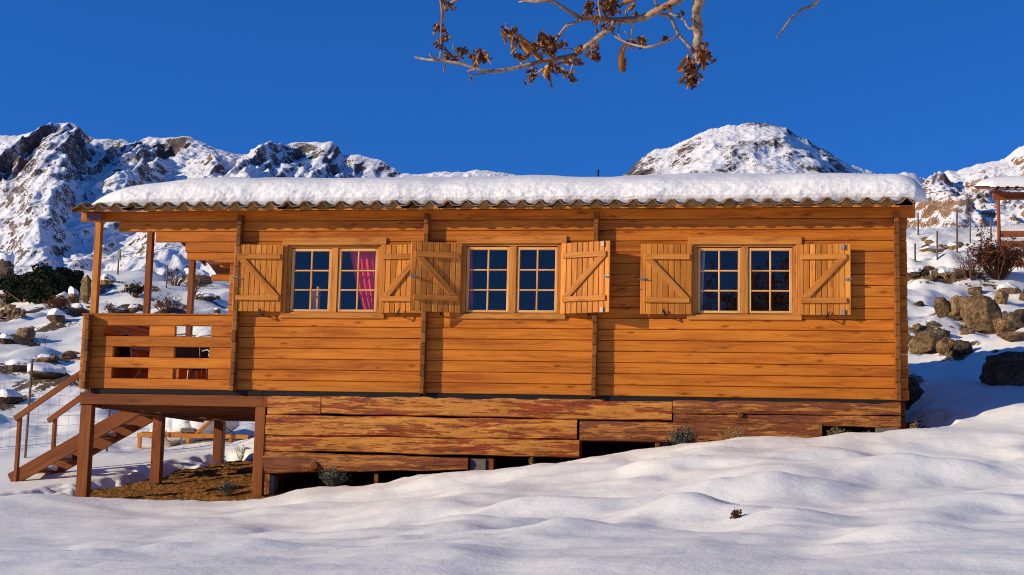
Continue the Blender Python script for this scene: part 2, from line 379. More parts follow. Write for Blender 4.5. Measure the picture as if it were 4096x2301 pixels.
SNOW_R = snow_mat('grainy_roof_snow', .28, .02, 2.2)

def mount_mat(name, rock, rock2, lo=.5, fs=.25, tint=(.82, .79, .77)):
    k = NT(name); p = k.pos(); rk = k.attr('rock')
    a = k.noise(p, fs, 6, .68); b = k.noise(p, fs*5, 5, .75)
    m = k.math('ADD', rk, k.math('ADD', k.math('MULTIPLY', k.math('SUBTRACT', a, .5), 1.1), k.math('MULTIPLY', k.math('SUBTRACT', b, .5), 1.7)))
    mk = k.ramp(m, [(lo, 0.0), (lo+.05, 1.0)])
    rc = k.ramp(k.noise(p, fs*.8, 5, .7), [(.32, rock2), (.62, rock)])
    col = k.mix(mk, tint, rc)
    k.bump(k.math('ADD', a, b), .4, .3/fs)
    return k.fin(col, .85, .1)

def rock_mat(name, c1, c2, c3, snow=False):
    k = NT(name); p = k.pos(); r = k.n('ShaderNodeObjectInfo').outputs['Random']
    a = k.noise(p, 3.5, 6, .68); b = k.noise(p, 14, 5, .7)
    col = k.ramp(k.math('ADD', k.math('MULTIPLY', a, .6), k.math('MULTIPLY', b, .4)), [(.36, c1), (.5, c2), (.62, c3)])
    li = k.ramp(k.noise(p, 6, 4, .7), [(.58, 0.0), (.66, 1.0)]); col = k.mix(k.math('MULTIPLY', li, .5), col, (.20, .19, .10))
    bri = k.math('ADD', .7, k.math('MULTIPLY', r, .55)); x = k.n('ShaderNodeCombineXYZ'); [k.put(x.inputs[i], bri) for i in range(3)]
    col = k.mix(1.0, col, x.outputs[0], 'MULTIPLY')
    k.bump(k.math('ADD', a, k.math('MULTIPLY', b, .7)), 1.0, .10); return k.fin(col, .85, .15)
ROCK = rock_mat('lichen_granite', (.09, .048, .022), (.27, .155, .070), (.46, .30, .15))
ROCK_D = rock_mat('dark_rock', (.04, .026, .018), (.10, .066, .042), (.19, .135, .085))  # same rock pattern in a darker palette, for the darker boulders

def plain(name, col, rough=.5, metal=0, var=.15, sc=8, spec=.4):
    k = NT(name); a = k.noise(k.pos(), sc, 4, .6)
    c = k.ramp(a, [(.3, tuple(x*(1-var) for x in col)), (.7, tuple(min(1, x*(1+var)) for x in col))])
    k.b.inputs['Metallic'].default_value = metal; return k.fin(c, rough, spec)
BLACK = plain('black_flashing', (.016, .016, .017), .75, 0, .2, spec=.1)
IRON = plain('black_iron', (.012, .012, .013), .45, .3)
ZINC = plain('zinc_hardware', (.30, .29, .27), .5, .4)
GALV = plain('galvanised_wire', (.20, .20, .20), .5, .6)
POSTM = plain('weathered_post', (.14, .10, .065), .8, 0, .35, 12)
CONC = plain('concrete_block', (.15, .13, .10), .9, 0, .2, 14)
PURP = plain('metal_end_cap', (.16, .055, .06), .4, .2)
CHAIRM = plain('pale_metal_tube', (.62, .60, .56), .35, .3)
DARKF = plain('dark_chair_seat', (.05, .045, .045), .7)
STRAP = plain('grey_strap', (.17, .16, .13), .8)
TILE_K = NT('clay_roof_tile'); _a = TILE_K.noise(TILE_K.pos(), 7, 5, .65)
TILE = TILE_K.fin(TILE_K.ramp(_a, [(.3, (.13, .075, .035)), (.5, (.27, .15, .06)), (.7, (.42, .25, .10))]), .75, .3)
TILE_E = plain('tile_grey_rim', (.23, .155, .10), .8, 0, .35, 9)
BARK_K = NT('tree_bark'); _a = BARK_K.noise(BARK_K.pos(), 60, 4, .6); _b = BARK_K.noise(BARK_K.pos(), 12, 3, .6)
BARK = BARK_K.fin(BARK_K.mix(BARK_K.ramp(_b, [(.45, 0.0), (.65, 1.0)]), BARK_K.ramp(_a, [(.35, (.16, .085, .05)), (.6, (.44, .29, .19))]), (.26, .15, .09)), .75, .2)
BARK_K.bump(_a, .6, .003)
def leafm(name, c1, c2, tr=.0):
    k = NT(name); r = k.attr('rnd'); n = k.noise(k.pos(), 40, 3)
    c = k.mix(r, c1, c2); c = k.mix(k.ramp(n, [(.4, 0.0), (.65, .6)]), c, tuple(x*.45 for x in c1)); return k.fin(c, .7, .2)
LEAF_DRY = leafm('dry_leaf', (.34, .115, .022), (.60, .27, .06))
LEAF_CL = leafm('dry_catkin', (.12, .042, .016), (.42, .17, .05))
LEAF_GR = leafm('evergreen_leaf', (.012, .020, .006), (.045, .055, .018))
TWIG = leafm('brown_twig', (.09, .04, .022), (.20, .09, .045))
LEAF_RUST = leafm('rust_leaf', (.14, .045, .015), (.30, .11, .035))
GRASS_D = leafm('straw_grass', (.30, .18, .06), (.50, .34, .13))
LAV = leafm('grey_green_leaf', (.09, .10, .06), (.20, .21, .14))
MOSS = leafm('green_moss_blade', (.05, .065, .012), (.22, .13, .035))
# soil
k = NT('bare_soil'); p = k.pos()
a = k.noise(p, 2.2, 5, .65); b = k.noise(p, 18, 5, .7); c = k.noise(k.vadd(p, (5, 3, 1)), 1.6, 5, .7)
col = k.ramp(b, [(.34, (.05, .020, .007)), (.5, (.29, .115, .025)), (.63, (.54, .25, .065))])
col = k.mix(k.ramp(c, [(.56, 0.0), (.66, .75)]), col, k.ramp(b, [(.35, (.025, .032, .006)), (.65, (.10, .105, .02))]))
k.bump(k.math('ADD', a, b), 1.0, .05); SOIL = k.fin(col, .95, .1)
# glass: thin pane, mirror-like coat over clear
k = NT('window_glass'); t = k.t
tr = k.n('ShaderNodeBsdfTransparent'); tr.inputs[0].default_value = (.90, .92, .92, 1); gl = k.n('ShaderNodeBsdfGlossy'); gl.inputs['Roughness'].default_value = .0
gl.inputs[0].default_value = (1, .95, .85, 1)
mx = k.n('ShaderNodeMixShader'); mx.inputs[0].default_value = .078; t.links.new(tr.outputs[0], mx.inputs[1]); t.links.new(gl.outputs[0], mx.inputs[2])
t.links.new(mx.outputs[0], k.o.inputs[0]); GLASS = k.m
def cloth(name, c):
    k = NT(name); a = k.noise(k.pos(), 4, 3); k.b.inputs['Sheen Weight'].default_value = .3
    return k.fin(k.ramp(a, [(.3, tuple(x*.75 for x in c)), (.7, c)]), .8, .2)
REDC = cloth('red_curtain_cloth', (.82, .035, .045)); GREYC = cloth('sheer_curtain_cloth', (.35, .36, .38)); PURC = cloth('plum_curtain_cloth', (.45, .03, .06))

# ------------------------------------------------------------------ ground sheets
def axis(lo, hi, f0, f1, d, g):
    a = [f0]
    while a[-1] < f1: a.append(a[-1]+d)
    s = d
    while a[-1] < hi: s = min(s*g, 80); a.append(a[-1]+s)
    b = [f0]; s = d
    while b[-1] > lo: s = min(s*g, 80); b.append(b[-1]-s)
    return np.array(b[::-1][:-1]+a)
DIRT = [(3850, 1250, 75, 55), (4060, 1270, 70, 70), (3700, 1370, 85, 45), (3830, 1390, 60, 35), (3720, 1095, 90, 22), (3840, 1095, 90, 22), (3735, 996, 60, 10), (3820, 985, 40, 9), (3640, 1500, 40, 60),
        (60, 1240, 80, 38), (230, 1210, 60, 40), (330, 1165, 50, 45), (215, 1275, 60, 30), (310, 1235, 50, 25), (30, 1350, 50, 28), (95, 1335, 50, 16), (80, 1470, 90, 28), (200, 1495, 110, 30), (180, 1435, 50, 14), (285, 1425, 50, 20), (40, 1595, 60, 30), (20, 1080, 50, 50),
        (430, 1125, 45, 18), (790, 1110, 70, 26), (480, 1244, 30, 12), (530, 1238, 35, 18), (820, 1190, 50, 14), (560, 1150, 60, 14), (665, 1235, 70, 18)]
DW = []
for x, y, a, b in DIRT:
    p = hit(sr(x), sr(y+b*.5)); k = (p-CAM).dot(FWD)/FPX; DW.append((p.x, p.y, a*k, max(b*k*3.2, a*k*.6)))
gx = axis(-1800, 1500, -11.5, 4.5, .05, 1.028); gy = axis(-1200, 2200, -12, 8, .055, 1.02)
X, Y = np.meshgrid(gx, gy); Z = land(X, Y)
st = np.full(X.shape, .16); near = (X > -10.5) & (X < 3.6) & (Y > -2) & (Y < 5.5)
st[near] = snow_t(X[near], Y[near])
soil = Z-.16
inner = sdpoly(X, Y, BARE)*(near)+(~near)*9.0
Zs = soil+st+np.where(near, fbm(X*5, Y*5, 3, 81)*.02*ss(.5, 0., np.abs(inner)), 0)
bare = np.zeros(X.shape)
for px_, py_, ra, rb in DW:
    q = .92*np.exp(-(((X-px_)/ra)**2+((Y-py_)/rb)**2)*.22); bare = np.maximum(bare, q)
grid_obj('snow_field', X, Y, Zs, SNOW_G, {'bare': bare}); tag(bpy.data.objects['snow_field'], 'white snow over the sloping ground', kind='structure')
gx2 = np.arange(-10.6, 3.7, .045); gy2 = np.arange(-2.1, 5.6, .045); X2, Y2 = np.meshgrid(gx2, gy2)
Z2 = base_h(X2, Y2)+hum(X2, Y2)-.16+fbm(X2*3, Y2*4, 4, 91)*.035+fbm(X2*9, Y2*9, 3, 95)*.035
o = grid_obj('bare_ground', X2, Y2, Z2, SOIL); tag(o, 'brown bare earth with moss under the deck', kind='structure')
def soil1(x, y): return land1(x, y)-.16

# ------------------------------------------------------------------ mountains
def mountain(name, prof, Yr, Wd, dx, dy, mat, x0, x1, rfun, label, base_drop=.45, pw=1.15, back=60, fine=1.0, amp=None, jag=2.0):
    pr = [at(a, b, Yr) for a, b in prof]; px = np.array([p.x for p in pr]); pz = np.array([p.z for p in pr])
    xs = np.arange(at(x0, 400, Yr).x, at(x1, 400, Yr).x, dx)
    ys = np.concatenate([Yr-Wd+np.arange(0, Wd, dy), Yr+np.arange(0, back, dy*3)])
    X, Y = np.meshgrid(xs, ys); s = np.clip((Yr-Y)/Wd, 0, 1)
    zr = np.interp(X, px, pz)
    zr = zr+(pn(X/(jag*4), X*0+3, 5)*jag*.55+pn(X/jag, X*0+9, 6)*jag*.3)*np.exp(-s/.03)
    Z = zr*(1-base_drop*s**(1/pw))
    Z = Z+rfun(X, Y, s, px, pz)
    bk = Y > Yr; Z = np.where(bk, zr-(Y-Yr)*.9, Z)
    gyy, gxx = np.gradient(Z, ys, xs); slope = np.hypot(gxx, gyy)
    return X, Y, Z, slope, s
# left range
profL = [(-700, 380), (-300, 350), (-60, 345), (0, 340), (45, 342), (75, 335), (110, 326), (150, 311), (178, 309), (200, 318), (218, 338), (240, 350), (262, 350), (290, 352), (312, 350), (330, 360), (352, 362),
         (362, 348), (375, 344), (410, 348), (440, 345), (468, 342), (490, 350), (520, 362), (545, 373), (580, 385), (615, 390), (640, 387), (662, 386), (670, 372), (695, 368), (715, 370),
         (730, 360), (760, 357), (800, 358), (838, 357), (850, 366), (858, 385), (880, 392), (900, 388), (915, 393), (950, 402), (960, 402), (985, 420), (1010, 434), (1040, 440), (1060, 438), (1120, 432), (1160, 434), (1200, 428), (1250, 432), (1300, 441), (1400, 452), (1500, 470), (1600, 510), (1700, 600)]
CLIFFS = [(150, 238, 26), (362, 492, 15), (662, 702, 9), (735, 858, 12), (865, 1015, 8), (270, 320, 7)]
def cliffs(X, s, h=True):
    c = 0
    for xa, xb, hh in CLIFFS:
        A, B = at(xa, 400, 1100).x, at(xb, 400, 1100).x; c = c+(hh if h else 1)*ss(A-3, A+3, X)*ss(B+3, B-3, X)
    return c
def rL(X, Y, s, px, pz):
    env = np.clip(s*4, 0, 1)
    u = X+Y*.35+fbm(X/40, Y/40, 2, 99)*14
    big = (ridged(u/110, Y/190, 3, 101)-.60)*11
    med = (ridged(u/34, Y/50, 4, 111)-.6)*6.5
    sm = (ridged(X/9, Y/12, 3, 121)-.45)*2.3
    bl = fbm(X/28, Y/34, 3, 131)*4
    # spurs with a shaded right flank, below the tallest summit and further right
    z = 0
    for xa, xb, w1, w2, h in [(185, 235, 30, 13, 34), (395, 330, 34, 13, 18), (700, 600, 40, 16, 18), (-60, -30, 40, 30, 6), (560, 470, 26, 12, 10), (840, 760, 30, 12, 12)]:
        A = at(xa, 400, 1100).x; B = at(xb, 650, 850).x
        xc = A+(B-A)*s; d = X-xc+fbm(X/20, Y/20, 2, 141)*9
        z = z+h*np.where(d < 0, np.exp(-(d/w1)**2), np.exp(-(d/w2)**2))*np.clip(s*5, 0, 1)*np.clip((1.1-s)*1.6, 0, 1)
    cl_ = cliffs(X, s)
    z = z-cl_*ss(.0, .07, s)*ss(.8, .2, s)*(.75+.5*pn(X/9, Y/30, 161))
    return (big+med+bl)*env+sm*np.clip(s*25, .15, 1)+z
MM_L = mount_mat('snowy_crag', (.17, .115, .088), (.055, .040, .036), .60, .16)
X, Y, Z, sl_, s = mountain('m', profL, 1100, 330, .85, .95, None, -420, 1600, rL, '', base_drop=.62, pw=1.0, back=40, jag=1.5)
cl = ridged((X+Y*.3)/40, Y/30, 4, 151)
rock = cliffs(X, s, False)*ss(.17, .06, s)*ss(.0, .012, s)*(.30+.25*fbm(X/12, Y/12, 2, 181))+ss(.75, 1.7, sl_)*.55+(cl-.5)*.45*ss(.3, .02, s)+.19+(fbm(X/45, Y/60, 3, 171))*.34
o = grid_obj('mountain_range', X, Y, Z, MM_L, {'rock': rock}); tag(o, 'jagged snowy mountain range behind the left half of the cabin', kind='structure')
# right summit
profR = [(1480, 470), (1560, 446), (1580, 432), (1600, 412), (1625, 390), (1650, 375), (1680, 371), (1700, 366), (1740, 345), (1780, 327), (1830, 317), (1870, 311), (1895, 308), (1925, 311), (1950, 315), (1975, 322), (1990, 332), (2015, 345), (2030, 352), (2060, 370), (2090, 385), (2110, 398), (2150, 418), (2185, 430), (2210, 437), (2300, 447), (2450, 462)]
def rR(X, Y, s, px, pz):
    env = np.clip(s*7, 0, 1)
    return (fbm(X/50, Y/70, 3, 201)*9+(ridged(X/30, Y/40, 4, 211)-.5)*4)*env+(ridged(X/8, Y/9, 3, 221)-.5)*1.3*np.clip(s*20, .1, 1)
MM_R = mount_mat('snowy_dome', (.14, .095, .07), (.045, .033, .03), .60, .22, (.84, .80, .77))
X, Y, Z, sl_, s = mountain('m', profR, 1150, 380, .8, 1.0, None, 1380, 2700, rR, '', base_drop=.684, pw=1.0, back=40, jag=2.0)
s = s*1.9; cl = fbm(X/22, Y/30, 4, 251); rock = .30+ss(.35, 1.5, sl_)*.42+cl*.8+.35*ss(at(1690, 400, 1150).x, at(1590, 400, 1150).x, X)+.22*ss(.06, .0, s)*ss(at(1850, 400, 1150).x, at(1950, 400, 1150).x, X)
o = grid_obj('snowy_peak', X, Y, Z, MM_R, {'rock': rock}); tag(o, 'rounded snowy peak rising behind the right half of the roof', kind='structure')
# near hill at the right
profH = [(2120, 470), (2200, 455), (2240, 445), (2262, 437), (2280, 433), (2300, 438), (2315, 450), (2335, 452), (2360, 442), (2385, 430), (2400, 432), (2420, 425), (2470, 412), (2500, 405), (2530, 398), (2550, 380), (2576, 366), (2640, 350), (2760, 330), (2900, 330), (3300, 320)]
def rH(X, Y, s, px, pz):
    env = np.clip(s*3.5, 0, 1)
    z = (ridged((X-Y*.5)/36, Y/44, 3, 301)-.6)*7*env+(ridged(X/10, Y/12, 4, 311)-.45)*3.0*env+(ridged(X/3, Y/3.5, 3, 315)-.45)*1.0*np.clip(s*10, .15, 1)
    # cliff band
    xc = at(2425, 520, 330).x; d = (X-xc)/17
    z = z+9*np.exp(-d*d)*ss(.85, .62, s)*ss(.2, .45, s)
    return z
MM_H = mount_mat('brown_cliff', (.34, .19, .10), (.12, .065, .04), .52, .45)
X, Y, Z, sl_, s = mountain('m', profH, 400, 150, .38, .42, None, 2180, 3200, rH, '', base_drop=.66, pw=1.0, back=30, jag=.7)
rock = ss(.55, 1.6, sl_)*.72+fbm(X/16, Y/20, 3, 321)*.3+.08
o = grid_obj('rocky_hill', X, Y, Z, MM_H, {'rock': rock}); tag(o, 'brown rocky hill streaked with snow at the right', kind='structure')

# ------------------------------------------------------------------ the cabin
CH = .14                                   # height of one log course
XL, XR = aX(577, 700), aX(2284, 800)       # facade log ends
P1, P2, P3, P4 = aX(596, 700, -.1), aX(1069, 700, -.1), aX(1498, 700, -.1), aX(2258.5, 800, -.1)
XP = aX(215.5, 880, -.1)                   # side rail column
XPL = aX(203, 880, 0)                      # rail log ends at the far left
ZT = 17*CH; YB = 4.25; PROT = -.115; TH = .065
SL = .20                                   # roof slope
SR = .20; XRB = -8.9
def deckz(y): return ZT+.004+SL*y if y < 2.15 else ZT+.004+SL*2.15-SR*(y-2.15)
cab = thing('log_cabin', (-2.4, 2.0, -.35), 'long honey coloured log cabin with open plank shutters, roof tiles and raised porch', 'cabin')
# window openings in facade coordinates
WIN = []
for (xa, xb, ya, yb, sx) in [(722, 957, 616, 790, 840), (1163, 1411, 612, 792, 1290), (1745, 2003, 614, 794, 1873)]:
    ym = (ya+yb)/2; WIN.append(dict(x0=aX(xa, ym), x1=aX(xb, ym), z0=aZ((xa+xb)/2, yb), z1=aZ((xa+xb)/2, ya), xm=aX(sx, ym)))
f = MB()
for k_ in range(17):
    z0, z1 = k_*CH, (k_+1)*CH
    xl = XL
    if k_ == 16: xl = aX(204, 547)
    elif k_ == 15: xl = aX(299, 560)
    elif k_ == 14: xl = aX(391, 595)
    elif k_ == 13: xl = aX(466, 620)
    elif k_ == 12: xl = aX(540, 648)
    xr = XR+random.Random(k_).uniform(-.008, .008) if k_ < 16 else aX(2303, 535)
    cuts = [(w_['x0'], w_['x1']) for w_ in WIN if z1 > w_['z0']+.0 and z0 < w_['z1']-.0]
    seg = []; a = xl
    for c0, c1 in cuts: seg.append((a, c0)); a = c1
    seg.append((a, xr)); r = RND.random()
    jy = random.Random(k_+50).uniform(0, .004)
    for a, b in seg:
        # partial courses above and below the openings keep their outer part
        f.box(a, b, jy, TH, z0+.003, z1-.003, 0, r=(r+a*.0137) % 1)
    for w_ in WIN:
        if z0 < w_['z0'] < z1: f.box(w_['x0'], w_['x1'], jy, TH, z0+.0015, w_['z0'], 0, r=r)
        if z0 < w_['z1'] < z1: f.box(w_['x0'], w_['x1'], jy, TH, w_['z1'], z1-.0015, 0, r=r)
f.build('front_wall', W_WALL, cab, bevel=.007)
# thin inner lining so no light leaks between the logs
def lining(mb, a, b, z0, z1, y0, y1):
    cuts = [w_ for w_ in WIN]
    x = a
    for w_ in cuts:
        mb.box(x, w_['x0'], y0, y1, z0, z1, 0); mb.box(w_['x0'], w_['x1'], y0, y1, z0, w_['z0'], 0); mb.box(w_['x0'], w_['x1'], y0, y1, w_['z1'], z1, 0); x = w_['x1']
    mb.box(x, b, y0, y1, z0, z1, 0)
l = MB(); lining(l, P1+.03, P4-.03, .01, ZT-.02, TH+.001, TH+.016); l.build('inner_lining', W_INT, cab)
# cross walls whose log ends project from the facade
def cross(xc, k0, k1, y1, mat, half=.5, nm='cross_wall'):
    m = MB(); wd = .062
    for k_ in range(k0, k1+1):
        z0 = (k_-half)*CH; z1 = z0+CH
        z0 = max(z0, -.012); z1 = min(z1, ZT-.02)
        j = random.Random(k_*7+int(xc*10)).uniform(-.005, .005)
        m.box(xc-wd/2+j*.6, xc+wd/2+j*.6, PROT+j, -.0005, z0+.002, z1-.002, 2)
    o = m.build('log_ends', W_END, cab, bevel=.006)
    m = MB()
    for k_ in range(k0, k1+4):
        z0 = max((k_-half)*CH, -.012); z1 = (k_-half)*CH+CH
        ya = TH+.02 if z1 < ZT else max(TH+.02, (z1-ZT)/SL+.05); yb = min(y1, 2.15+(deckz(2.15)-z1)/SR-.05)
        if yb > ya: m.box(xc-wd/2, xc+wd/2, ya, yb, z0+.001, z1-.001, 1)
    return m.build(nm, W_WALL, cab, bevel=.005)
for xc in (P1, P2, P3, P4): cross(xc, 0, 16, YB-.001, W_END)
# rear wall with stepped log ends over the porch
m = MB()
for k_ in range(17):
    xl = {16: -8.5, 15: -8.3, 14: -8.0, 13: -7.6}.get(k_, XL)
    m.box(xl, XR, YB, YB+TH, k_*CH+.001, k_*CH+CH-.001, 0)
m.build('rear_wall', W_WALL, cab, bevel=.005)
m = MB(); m.box(XL+.15, XR-.15, .09, YB, -.05, -.012, 0); m.build('floor', W_INT, cab)
# roof deck (soffit planks), front edge shows the plank ends
XR0, XR1 = aX(181, 532, -.3), aX(2301, 525, -.3)
m = MB(); x = XR0+.05; rr = random.Random(3)
while x < XR1-.01:
    x1 = min(x+.088, XR1)
    for ya, yb in ((-.27+rr.uniform(-.004, .004), 2.15), (2.15, YB+.32)):
        if ya > 2 and x < XRB: continue
        za, zb = deckz(ya), deckz(yb)
        r = RND.random()
        vs = [(x+.001, ya, za), (x1-.001, ya, za), (x+.001, yb, zb), (x1-.001, yb, zb), (x+.001, ya, za+.016), (x1-.001, ya, za+.016), (x+.001, yb, zb+.016), (x1-.001, yb, zb+.016)]
        m.add(vs, [(0, 2, 3, 1), (4, 5, 7, 6), (0, 1, 5, 4), (2, 6, 7, 3), (0, 4, 6, 2), (1, 3, 7, 5)], [(p[1]+r*91, p[0]-x, 0) for p in vs], r)
    x = x1
m.build('roof_boards', W_TRIM, cab)
# barrel tiles: one corrugated skin with rim, front slope and rear slope
TP = .236
xs = np.arange(XR0, XR1+.001, TP/12); ph = (xs-XR0)/TP*2*np.pi
prof = .034*np.cos(ph+2.6)+.009*np.cos(2*ph+5.2)
def tile_sheet(y0, y1, ny, xs, prof):
    m = MB(); vs = []; n = len(xs); rows = []
    for j in range(ny+1):
        y = y0+(y1-y0)*j/ny
        rows.append((y, deckz(y)+.066))
    for top in (1, 0):
        for (y, z) in rows:
            for i in range(n):
                rr_ = random.Random(i//12*31+7); vs.append((xs[i], y+rr_.uniform(-.012, .012) if y == y0 else y, z+prof[i]+(.013 if top else 0)+rr_.uniform(-.004, .004)))
    R_ = len(rows); fs = []
    for top in (0, 1):
        o_ = top*R_*n
        for j in range(R_-1):
            for i in range(n-1):
                q = (o_+j*n+i, o_+j*n+i+1, o_+(j+1)*n+i+1, o_+(j+1)*n+i); fs.append(q if top == 0 else q[::-1])
    nm = len(fs)
    for i in range(n-1): fs.append((i, i+1, R_*n+i+1, R_*n+i))
    m.add(vs, fs); m.mi = [0]*nm+[1]*(n-1)
    return m
ts = tile_sheet(-.335, 2.15, 6, xs, prof); ts.build('roof_tiles', [TILE, TILE_E], cab, smooth=True)
sel = xs > XRB-.05; ts = tile_sheet(YB+.37, 2.15, 4, xs[sel], prof[sel]); ts.build('rear_roof_tiles', [TILE, TILE_E], cab, smooth=True)
rr = random.Random(8); MORT = plain('ochre_mortar', (.43, .205, .052), .9, 0, .45, 9)            # mortar fill under some of the waves
nw = int((XR1-XR0)/TP)
for i in range(nw):
    a = XR0+TP*i-.0; q = [(x_, deckz(-.3)+.066+p_-.004) for x_, p_ in zip(xs, prof) if a-.001 <= x_ <= a+TP+.001]
    yf = -.285+rr.uniform(0, .04) if rr.random() < .93 else -.18; zb_ = deckz(yf)+.0175; N_ = len(q)
    vs = [(x_, yf, max(z_, zb_+.001)) for x_, z_ in q]+[(x_, yf, zb_) for x_, z_ in q]+[(x_, .1, max(z_, zb_+.001)+.08) for x_, z_ in q]+[(x_, .1, zb_+.08) for x_, z_ in q]
    m = MB(); m.add(vs, [(j_, j_+1, N_+j_+1, N_+j_) for j_ in range(N_-1)]+[(2*N_+j_+1, 2*N_+j_, 3*N_+j_, 3*N_+j_+1) for j_ in range(N_-1)]+[(N_+j_, N_+j_+1, 3*N_+j_+1, 3*N_+j_) for j_ in range(N_-1)]); m.build('eave_filler', MORT, cab)
for xe in (XR0, XR1-.018):                 # barge boards closing the roof at both ends
    for ya, yb in ((-.33, 2.15), (2.15, YB+.37)):
        if ya > 2 and xe < -5: xe = XRB
        m = MB(); m.bar((xe+.01, ya, deckz(ya)+.03), (xe+.01, yb, deckz(yb)+.03), .022, .085, Vector((0, 0, 1)))
        m.build('barge_board', W_DECK, cab, bevel=.003)
m = MB(); m.box(aX(214, 540, -.2), aX(255, 540, -.2), -.17, -.135, ZT-.155, ZT-.04, 0); m.build('beam_end_cap', PURP, cab, bevel=.01)
m = MB(); m.box(XP+.01, XP+.10, -.135, .0, ZT-.14, ZT-.025, 1); m.build('side_plate', W_WALL, cab, bevel=.004)
# porch: rail front with openings
m = MB()
xe = P1-.033
gaps = {5: [(655, 960), (1125, 1355)], 3: [(725, 960), (1120, 1345)], 1: [(715, 950), (1110, 1335)]}
for k_ in range(7):
    z0, z1 = k_*CH, k_*CH+CH; a = XPL; r = RND.random(); seg = []
    for g0, g1 in gaps.get(k_, []):
        x0 = aX(sr(g0/1.608), 810+60*(6-k_)/2); x1 = aX(sr(g1/1.608), 810+60*(6-k_)/2); seg.append((a, x0)); a = x1
    seg.append((a, xe))
    for i, (a, b) in enumerate(seg): m.box(a, b, 0, TH, z0+.0015, z1-.0015, 0, r=(r+i*.21) % 1)
m.build('porch_rail_front', W_WALL, cab, bevel=.007)
m = MB(); m.box(XPL-.01, xe, -.012, TH+.012, 7*CH, 7*CH+.022, 0); m.build('rail_cap', W_WALL, cab, bevel=.003)
m = MB()
for k_ in range(8):
    z0, z1 = max((k_-.5)*CH, -.012), min((k_+.5)*CH, 7*CH)
    j = random.Random(k_+90).uniform(-.006, .006); m.box(XP-.031+j, XP+.031+j, PROT+j, -.0005, z0+.002, z1-.002, 2)
m.build('log_ends', W_END, cab, bevel=.006)
m = MB()
for k_ in range(8):
    z0, z1 = max((k_-.5)*CH, -.012), min((k_+.5)*CH, 7*CH)
    m.box(XP-.031, XP+.031, TH+.002, 2.13, z0+.001, z1-.001, 1)
m.build('porch_rail_side', W_WALL, cab, bevel=.005); m = MB()
for k_ in range(8): m.box(XP-.031, XP+.031, 3.05, YB, max((k_-.5)*CH, -.012)+.001, min((k_+.5)*CH, 7*CH)-.001, 1)
m.build('porch_rail_side', W_WALL, cab, bevel=.005)
m = MB()
for k_ in range(7): m.box(XPL, xe, YB, YB+TH, k_*CH+.001, k_*CH+CH-.001, 0)
m.build('porch_rail_rear', W_WALL, cab, bevel=.005)
for a in ((XP-.06, XP+.06, TH+.02, 2.13, 7*CH, 7*CH+.02, 1), (XP-.06, XP+.06, 3.05, YB-.03, 7*CH, 7*CH+.02, 1), (XPL, P1-.033, YB-.02, YB+.09, 7*CH, 7*CH+.022, 0)):
    m = MB(); m.box(*a); m.build('side_rail_cap', W_WALL, cab)
for (px, Y, wpx) in ((237, 0.0, 17), (369, 1.93, 15), (478, 3.5, 14)):
    xa = aX(px-wpx/2+3, 680, Y); m = MB(); m.box(xa, xa+.088, Y+.004, Y+.09, 7*CH+.023, (deckz(Y+.05)-.01 if Y < 3 else 2.235) if Y > .1 else 16*CH-.003, 2); m.build('porch_post', W_TRIM if Y < .1 else W_DECK, cab, bevel=.005)
m = MB(); m.box(aX(470, 640, 3.5), P1, 3.5, 3.57, 2.24, 2.37, 0); m.build('tie_beam', W_WALL, cab, bevel=.005)
m = MB(); m.box(aX(470, 640, 3.5)+.01, aX(470, 640, 3.5)+.09, 3.5, YB, 2.375, deckz(3.9)-.01, 1); m.build('tie_beam', W_WALL, cab, bevel=.005)
# small plank awning behind the porch
pa, pb = at(507, 640, 4.45), at(546, 692, 5.15)
m = MB(); nb_ = 9
for i in range(nb_):
    t0, t1 = i/nb_, (i+.96)/nb_; y0_, y1_ = pa.y+(pb.y-pa.y)*t0, pa.y+(pb.y-pa.y)*t1; z0_, z1_ = pa.z+(pb.z-pa.z)*t0, pa.z+(pb.z-pa.z)*t1; x0_ = pa.x+(pb.x-pa.x)*(t0+t1)/2; r = RND.random()
    vs = [(x0_, y0_, z0_), (P1, y0_, z0_), (x0_, y1_, z1_), (P1, y1_, z1_), (x0_, y0_, z0_+.02), (P1, y0_, z0_+.02), (x0_, y1_, z1_+.02), (P1, y1_, z1_+.02)]
    m.add(vs, [(0, 2, 3, 1), (4, 5, 7, 6), (0, 1, 5, 4), (2, 6, 7, 3), (0, 4, 6, 2), (1, 3, 7, 5)], [(p[0]+r*91, p[1]-y0_, 0) for p in vs], r)
m.build('rear_awning', W_UNDER, cab)
m = MB(); m.box(aX(531, 692, 5.0), P1, 5.0, 5.08, aZ(545, 706, 5.0), aZ(545, 691, 5.0), 0); m.build('awning_beam', W_WALL, cab, bevel=.005)
